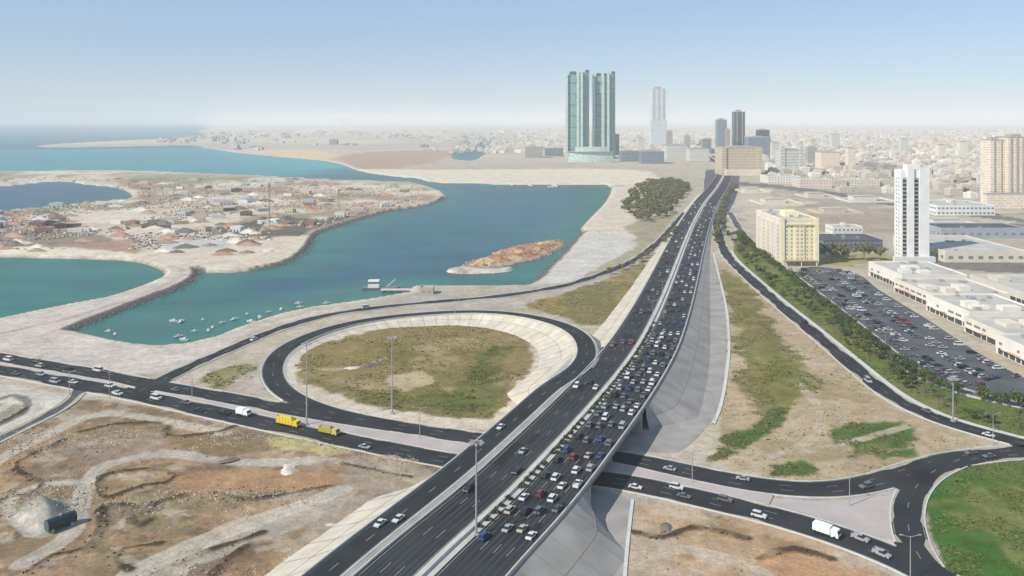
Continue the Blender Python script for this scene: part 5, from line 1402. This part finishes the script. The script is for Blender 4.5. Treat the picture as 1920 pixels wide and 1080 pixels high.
# ================================================================== lamps
def high_mast(px, py, z, h, label):
    x, y, z = spot(px, py, z); e = empty('high_mast_light', (x, y, z)); tag(e, label, 'light mast', 'high mast lights')
    mb = MB(); mb.tube((0, 0, -.4), (0, 0, h), .32, .14, 10); mb.build('mast', M['steel'], e)
    mb = MB(); mb.box(-.7, .7, -.7, .7, -.4, .5); mb.build('base', M['concrete'], e)
    ring = MB()
    for k in range(12):
        a, b = k * math.pi / 6, (k + 1) * math.pi / 6; ring.tube((1.3 * math.cos(a), 1.3 * math.sin(a), h), (1.3 * math.cos(b), 1.3 * math.sin(b), h), .1, .1, 5)
    for k in range(3): ring.tube((0, 0, h), (1.3 * math.cos(k * 2.09), 1.3 * math.sin(k * 2.09), h), .08, .08, 5)
    ring.build('head_ring', M['steel'], e)
    for k in range(8):
        a = k * math.pi / 4; mb = MB(); c, s = 1.75 * math.cos(a), 1.75 * math.sin(a); mb.box(c - .35, c + .35, s - .35, s + .35, h - .25, h + .12, bottom=True); mb.build('floodlight', M['steel'], e)
high_mast(893, 1003, 8, 25, 'tall light mast on the separator of the flyover')
high_mast(575, 797, .2, 32, 'tall light mast by the cross road above the yellow lorry')
high_mast(735, 775, .2, 31, 'tall light mast at the lower edge of the loop field')
high_mast(1787, 790, .2, 17, 'light mast where the frontage road nears the frame edge')
high_mast(1515, 1088, .2, 9, 'short light mast below the frame edge on brown dirt') if False else None
def street_lamp(px, py, z, h, label, rz=0.0, arms=2):
    x, y, z = spot(px, py, z); e = empty('street_lamp', (x, y, z), rz); tag(e, label, 'street lamp', 'street lamps')
    mb = MB(); mb.tube((0, 0, -.3), (0, 0, h), .16, .09, 8); mb.build('pole', M['steel'], e)
    for s in ((-1, 1) if arms == 2 else (1,)):
        mb = MB(); mb.tube((0, 0, h - .2), (s * 2.4, 0, h + .35), .07, .05, 6); mb.build('arm', M['steel'], e)
        mb = MB(); mb.box(s * 2.4 - .45, s * 2.4 + .45, -.18, .18, h + .27, h + .45, bottom=True); mb.build('lamp_head', M['steel'], e)
for a in [(787, 822, .3, 11.5, 'double arm lamp on the cross road strip before the flyover'), (853, 590, 3.5, 9, 'lamp at the far rim of the loop ramp'), (1298, 905, .3, 10, 'lamp on the strip just past the underpass'),
          (1593, 948, .1, 11, 'lamp on the pink paving between the cross road arms'), (1707, 1088, .2, 11.5, 'lamp at the bottom edge by the link road'), (1862, 832, .2, 11, 'lamp where frontage road and cross road come together'),
          (1340, 790, .2, 11, 'lamp at the tip of the grey paved ground'), (360, 745, .3, 9, 'lamp just past the crossroads junction'), (130, 740, .2, 10, 'lamp at the mouth of the site road'),
          (1367, 640, .2, 11, 'lamp on the white kerb of the grey paved ground'), (1350, 530, .2, 11, 'lamp near the narrow end of the grey paved ground'), (205, 745, .2, 11, 'lamp by the cross road left of the junction'),
          (1787, 742, .2, 10, 'lamp among the cars at the verge end of the car park'), (1660, 660, .2, 10, 'lamp in the middle of the car park')]:
    street_lamp(*a)
for k, D in enumerate([470, 530, 590, 650, 715, 785, 860, 940]):
    x, y, z, a = along(HW, s_at(HW, D), 0); e_px = (960 + FOC * x / y, HOR + FOC * (CAM_H - z) / y)
    street_lamp(e_px[0], e_px[1], z + .2, 12, f'{ORD[k]} median lamp beyond the loop on the highway', a + math.pi / 2)

# ================================================================== bay: boats, jetty, heap
def boat(px, py, L, rz, label, kind=0):
    x, y, _ = spot(px, py, WZ); e = empty('motor_boat', (x, y, WZ), rz); tag(e, label, 'boat', 'boats moored in the bay')
    W = L * .17; mb = MB()
    top = [(-L/2, -W), (L * .18, -W), (L * .38, -W * .6), (L/2, 0), (L * .38, W * .6), (L * .18, W), (-L/2, W)]
    bot = [(x_ * .9, y_ * .7) for x_, y_ in top]; n = len(top); h = L * .13
    mb.v += [(a, b, -.3) for a, b in bot] + [(a, b, h + (.06 * L if a > L * .3 else 0)) for a, b in top]
    for k in range(n): mb.f.append((k, (k + 1) % n, n + (k + 1) % n, n + k)); mb.m.append(0)
    mb.f.append(tuple(range(n, 2 * n))); mb.m.append(0); mb.build('hull', M['paint'], e).color = (.52, .54, .54, 1)
    mb = MB(); mb.box(-L * .22, L * .12, -W * .65, W * .65, h, h + L * .16, tx=L * .02); c = mb.build('cabin', M['paint'], e); c.color = (.58, .60, .61, 1)
    mb = MB(); mb.box(L * .09, L * .125, -W * .55, W * .55, h + L * .06, h + L * .13, tx=.02); mb.build('windscreen', M['car_glass'], c)
    if kind:
        mb = MB(); mb.tube((-L * .1, 0, h), (-L * .1, 0, h + L * .8), .08, .05, 6); mb.build('mast', M['steel'], e)
BO = [(335, 632), (345, 638), (365, 622), (390, 621), (417, 606), (398, 615), (487, 596), (470, 604), (463, 590), (505, 586), (527, 581), (563, 577), (612, 570), (560, 570), (325, 603), (340, 604), (440, 600), (380, 600), (205, 622), (215, 628), (1035, 352), (1042, 350), (960, 349), (995, 349)]
for k, (x, y) in enumerate(sorted(BO)):
    boat(x, y, rt.uniform(4.0, 5.8) if y > 400 else 16, rt.uniform(0, 3.1), f'small white motor boat, {ORD[k]} along the bay from the causeway', k % 5 == 0)

def lump(name, pts, hmax, colfn, label, cat, z0=WZ - .4, base_h=1.2, res=1.2, ruff=2.5, seed=0, edge=7.0):
    """heap of loose material: height grows inwards from its outline"""
    poly = pxpoly(pts, WZ if z0 < 0 else 0, 4); lo, hi = poly.min(0), poly.max(0)
    X, Y = np.meshgrid(np.arange(lo[0] - 3, hi[0] + 3, res), np.arange(lo[1] - 3, hi[1] + 3, res)); d = -sdf(poly, X, Y)
    dd = d + 3 * (fbm(X, Y, 12, 3, seed) - .5)
    H = z0 + np.clip(dd + .5, 0, 2.5) * base_h + sstep(2, edge + 8, dd) * hmax * (.35 + 1.1 * fbm(X, Y, 16, 4, seed + 2)) + ruff * sstep(1, 6, dd) * (fbm(X, Y, 5, 3, seed + 4) - .5)
    r_, c_ = X.shape; keepv = dd > -1.2
    mb = MB(); idx = -np.ones(X.shape, int)
    for i in range(r_):
        for j in range(c_):
            if keepv[i, j]: idx[i, j] = len(mb.v); mb.v.append((X[i, j], Y[i, j], H[i, j]))
    for i in range(r_ - 1):
        for j in range(c_ - 1):
            q = (idx[i, j], idx[i, j + 1], idx[i + 1, j + 1], idx[i + 1, j])
            if min(q) >= 0: mb.f.append(q); mb.m.append(0)
    o = mb.build(name, M['rubble'], smooth=True); cs = colfn(X[keepv], Y[keepv], H[keepv], dd[keepv])[mb.used]
    at = o.data.attributes.new('soil', 'FLOAT_COLOR', 'POINT'); a = np.ones((len(cs), 4), np.float32); a[:, :3] = cs; at.data.foreach_set('color', a.ravel())
    return tag(o, label, cat)
def rustcol(X, Y, H, d):
    c = np.zeros((len(X), 3)); c[:] = (.33, .185, .115); n = fbm(X, Y, 14, 4, 3)[:, None]
    c = c * (1 - sstep(.5, .62, n)) + np.array((.50, .33, .20)) * sstep(.5, .62, n); e = sstep(4, 1, d)[:, None]; return c * (1 - e) + np.array((.40, .34, .26)) * e
def spitcol(X, Y, H, d):
    c = np.zeros((len(X), 3)); c[:] = (.50, .45, .38); n = fbm(X, Y, 14, 4, 3)[:, None]; return c * (1 - sstep(.5, .62, n) * .5) + np.array((.3, .2, .13)) * sstep(.5, .62, n) * .5
RH = [(862, 502), (905, 486), (935, 473), (975, 463), (1015, 457), (1050, 452), (1060, 459), (1030, 477), (990, 490), (935, 500), (890, 507)]
lump('rust_heap', RH, 2.6, rustcol, 'long low rust brown bank of spoil lying in the bay', 'heap', ruff=4.0, base_h=.9)
lump('sand_spit', [(838, 508), (865, 503), (915, 506), (960, 503), (955, 509), (900, 513), (850, 513)], .4, spitcol, 'thin pale spit of sand below the rust brown bank', 'sand bank', ruff=.6, base_h=.9)
rhp = pxpoly(RH, WZ, 4); lo, hi = rhp.min(0), rhp.max(0); rr_ = []
while len(rr_) < 420:
    x, y = g.uniform(lo[0], hi[0]), g.uniform(lo[1], hi[1])
    if sdf(rhp, np.array([x]), np.array([y]))[0] < 1.5: rr_.append((x, y, g.uniform(-1.5, 1.8) if sdf(rhp, np.array([x]), np.array([y]))[0] < -5 else -2.2))
pebbles('broken_rock', rr_, (.5, 1.5), M['rubble'], 'broken rust brown rock strewn over the bank in the bay', [(.32, .165, .105), (.26, .14, .095), (.38, .24, .165), (.20, .125, .09), (.42, .33, .25)])
# jetty with hut and pontoon
j = empty('jetty', spot(772, 541, 0)); tag(j, 'short pale jetty reaching into the bay', 'jetty')
mb = MB(); mb.box(-22, 2, -3, 3, -1.0, -.5, bottom=True); mb.build('deck', M['pale_concrete'], j)
for k in range(5):
    for sy in (-2.4, 2.4):
        mb = MB(); mb.tube((-21 + k * 5, sy, -4), (-21 + k * 5, sy, -1), .3, .3, 8); mb.build('pile', M['concrete'], j)
house_block('jetty_hut', 'low tan hut at the root of the jetty', 'hut', (spot(800, 552)[0], spot(800, 552)[1], 0), 9, 8, 4, (.40, .36, .28), 1, 3, 1.2, 1.1, 0, 0, None, 'roof', False)
p = spot(714, 541, WZ); e = empty('work_barge', p, .05); tag(e, 'white cabined work barge moored off the jetty', 'barge')
mb = MB(); mb.extrude([(-13, -4), (11, -4), (14, 0), (11, 4), (-13, 4)], -.4, 1.1); mb.build('hull', M['paint'], e).color = (.12, .12, .12, 1)
mb = MB(); mb.box(-9, -1, -3, 3, 1.1, 6.2); c = mb.build('cabin', M['paint'], e); c.color = (.75, .75, .74, 1)
mb = MB(); mb.box(-9.06, -.94, -3.06, 3.06, 4.2, 5.2); mb.build('window_band', M['car_glass'], c)
mb = MB(); mb.tube((4, 0, 1), (11, 0, 7), .25, .15, 6); mb.build('derrick', M['steel'], e)

# ================================================================== works on the reclaimed island
def crane(px, py, h, jib, rz, label):
    x, y, z = spot(px, py); e = empty('tower_crane', (x, y, z), rz); tag(e, label, 'crane', 'tower cranes on the reclaimed land'); s = 1.0
    mb = MB()
    for sx in (-s, s):
        for sy in (-s, s): mb.tube((sx, sy, -.3), (sx, sy, h), .2, .2, 5)
    for k in range(int(h / 3)):
        z0 = k * 3; mb.tube((-s, -s, z0), (s, -s, z0 + 3), .1, .1, 4); mb.tube((-s, s, z0), (-s, -s, z0 + 3), .1, .1, 4)
    mb.build('mast', M['crane'], e)
    mb = MB(); mb.box(-1.6, 1.6, -1.4, 1.4, h, h + 2.6, bottom=True); mb.build('cab', M['crane'], e)
    mb = MB(); mb.tube((0, 0, h + 2.6), (0, 0, h + 9), .5, .15, 5); mb.build('apex', M['crane'], e)
    mb = MB()
    for sy in (-.7, .7): mb.tube((-jib * .3, sy, h + 2.8), (jib, sy, h + 2.8), .16, .14, 5)
    mb.tube((0, 0, h + 4.4), (jib, 0, h + 4.0), .16, .12, 5)
    for k in range(int(jib / 3)): mb.tube((k * 3, -.7, h + 2.8), (k * 3 + 1.5, 0, h + 4.2), .08, .08, 4); mb.tube((k * 3 + 1.5, 0, h + 4.2), (k * 3 + 3, .7, h + 2.8), .08, .08, 4)
    mb.build('jib', M['crane'], e)
    mb = MB(); mb.tube((0, 0, h + 9), (jib * .7, 0, h + 4.2), .06, .06, 4); mb.tube((0, 0, h + 9), (-jib * .28, 0, h + 3), .06, .06, 4); mb.build('tie', M['steel'], e)
    mb = MB(); mb.box(-jib * .3, -jib * .22, -1, 1, h + .8, h + 2.8, bottom=True); mb.build('counterweight', M['concrete'], e)
M['crane'] = simple('crane_paint', (.62, .52, .30), .6, .1, .5)
crane(504, 428, 46, 30, .6, 'pale tower crane above the dark works on the island')
crane(634, 402, 30, 22, 2.2, 'shorter tower crane near the island tip')
crane(642, 262, 120, 80, .3, 'far thin tower crane on the hazy coast')
ri_ = random.Random(21); ipoly = pxpoly(isl, 0, 30)
SH = []
for k in range(4):
    g2 = random.Random(60 + k); w, d, h = g2.uniform(9, 18), g2.uniform(6, 10), g2.uniform(3, 5.5); mb = MB()
    mb.prism([(-w/2, -.2), (w/2, -.2), (w/2, h), (0, h + 1.4), (-w/2, h)], -d/2, d/2)
    for q in range(3): mb.box(-w/2 + 1 + q * w/3.2, -w/2 + 2.4 + q * w/3.2, -d/2 - .06, -d/2, .2, 2.2, 1)
    SH.append(mb.mesh('site_shed', [M['paint'], M['dark_glass']]))
CT = MB(); CT.box(-6, 6, -1.25, 1.25, 0, 2.6)
for q in range(12): CT.box(-5.8 + q, -5.5 + q, -1.31, -1.25, .1, 2.5)
CT = CT.mesh('container', M['paint'])
SC = {'white': (.60, .59, .56), 'grey': (.36, .36, .36), 'dull red': (.27, .16, .12), 'pale grey': (.5, .5, .49), 'tan': (.48, .38, .27), 'dark brown': (.13, .10, .08)}
n_s = 0; tr = 0; ISL = []
while n_s < 75 and tr < 9000:
    tr += 1
    px, py = ri_.uniform(-20, 780), ri_.uniform(335, 470); x, y, _ = spot(px, py)
    if sdf(ipoly, np.array([x]), np.array([y]))[0] > -25 or dry(x, y) < 14: continue
    if fbm(np.array([x]), np.array([y]), 130, 3, 77)[0] < .5: continue
    if 300 < px and py > 448: continue
    c = ri_.choice(list(SC)); n_s += 1
    if ri_.random() < .6:
        o = link('site_shed', SH[ri_.randrange(4)], None, (x, y, 0), ri_.uniform(-.5, .5)); ISL.append((px, o, c, 'site shed', 'shed'))
    else:
        o = link('container', CT, None, (x, y, 0), ri_.uniform(-.6, .6)); o.scale = (1.3, 1.3, 1.6); ISL.append((px, o, c, 'container', 'container'))
    o.color = (*SC[c], 1)
jn = []; tr = 0
while len(jn) < 4200 and tr < 30000:
    tr += 1
    px, py = ri_.uniform(-20, 800), ri_.uniform(330, 468); x, y, _ = spot(px, py)
    if dry(x, y) < 12 or (px > 300 and py > 450): continue
    if fbm(np.array([x]), np.array([y]), 90, 3, 79)[0] < .43 or sdf(ipoly, np.array([x]), np.array([y]))[0] > -12: continue
    jn.append((x, y, 0))
pebbles('site_clutter', jn, (.7, 2.4), M['rubble'], 'jumble of plant, stacks and rubble over the reclaimed island', [(.45, .38, .31), (.27, .22, .17), (.56, .52, .46), (.36, .26, .20), (.33, .31, .29), (.18, .15, .13), (.14, .12, .105), (.42, .34, .26)])
def heapmesh(seed, r0, h):
    g2 = np.random.default_rng(seed); mb = MB(); n = 16; ring = [(1.0, 0), (.72, .38), (.42, .75), (.15, .97)]
    for rr, hh in ring:
        for k in range(n):
            a = 2 * math.pi * k / n; s = rr * r0 * (1 + .22 * math.sin(a * 2 + seed) + .12 * g2.normal()); mb.v.append((s * math.cos(a) * 1.5, s * math.sin(a), hh * h * (1 + .12 * g2.normal()) - .2))
    mb.v.append((0, 0, h))
    for q in range(3):
        for k in range(n): mb.f.append((q * n + k, q * n + (k + 1) % n, (q + 1) * n + (k + 1) % n, (q + 1) * n + k)); mb.m.append(0)
    for k in range(n): mb.f.append((3 * n + k, 3 * n + (k + 1) % n, 4 * n)); mb.m.append(0)
    return mb.mesh('spoil_heap', M['heap'], True)
M['heap'] = walled('spoil', .95, .3)
HP = [heapmesh(k, 5 + k, 2.6 + .6 * k) for k in range(4)]
HC = {'pale': (.56, .51, .43), 'brown': (.30, .22, .15), 'dark': (.16, .13, .105), 'reddish': (.36, .22, .15)}
n_h = 0; tr = 0
while n_h < 110 and tr < 9000:
    tr += 1
    px, py = ri_.uniform(-20, 800), ri_.uniform(330, 478); x, y, _ = spot(px, py)
    if dry(x, y) < 12 or sdf(ipoly, np.array([x]), np.array([y]))[0] > -15: continue
    c = ri_.choice(list(HC)); n_h += 1; o = link('spoil_heap', HP[ri_.randrange(4)], None, (x, y, 0), ri_.uniform(-.4, .4)); o.color = (*HC[c], 1)
    ISL.append((px, o, c, 'spoil heap', 'heap'))
ISL.sort(key=lambda t: t[0]); kn = {}
for px, o, c, w_, cat_ in ISL:
    kn[(c, w_)] = kn.get((c, w_), 0) + 1; tag(o, f'{ordn(kn[(c, w_)])} {c} {w_} from the pond end of the reclaimed island', cat_, f'{w_}s on the reclaimed island')
# heaps in the near dug ground and beside the underpass
for k, (px, py, sc, c, lab) in enumerate([(660, 690, .55, 'pale', 'pale spoil heap in the loop field'), (692, 686, .6, 'dark', 'dark spoil heap in the loop field'), (1330, 990, .35, 'brown', 'brown heap on the dirt below the cross road'),
        (540, 880, .4, 'pale', 'pale heap on the orange brown dug ground'), (620, 985, .35, 'pale', 'pale heap near the foot of the flyover slope'), (430, 862, .35, 'dark', 'dark small heap amid the dug ground'), (670, 925, .3, 'brown', 'brown heap by the dug track'),
        (1250, 990, .3, 'dark', 'dark heap on the dirt near the pale kerb'), (350, 965, .35, 'brown', 'brown heap inside the ringed bank')]):
    x, y, _ = spot(px, py); o = link('spoil_heap', HP[k % 4], None, (x, y, -.1), k * .7); o.scale = (sc, sc, sc * .6); o.color = (*HC[c], 1); tag(o, lab, 'heap')
# added dark tank standing in for the shaded side of the grey mound
x, y, _ = spot(114, 990); e = empty('shade_tank', (x, y, 0), .9, .8); tag(e, 'added dark blue tank standing in for the shaded side of the grey mound', 'tank')
mb = MB(); mb.tube((-5, 0, 2.6), (5, 0, 2.6), 2.1, 2.1, 16); mb.tube((5, 0, 2.6), (-5, 0, 2.6), 2.1, 2.1, 16); mb.build('tank', M['paint'], e).color = (.035, .075, .10, 1)
for sx in (-3.4, 3.4):
    mb = MB(); mb.box(sx - .4, sx + .4, -1.8, 1.8, -.8, 1.4); mb.build('stand', M['concrete'], e)
mb = MB(); mb.tube((0, 0, 4.5), (0, 0, 5.3), .5, .5, 10); mb.build('hatch', M['steel'], e)
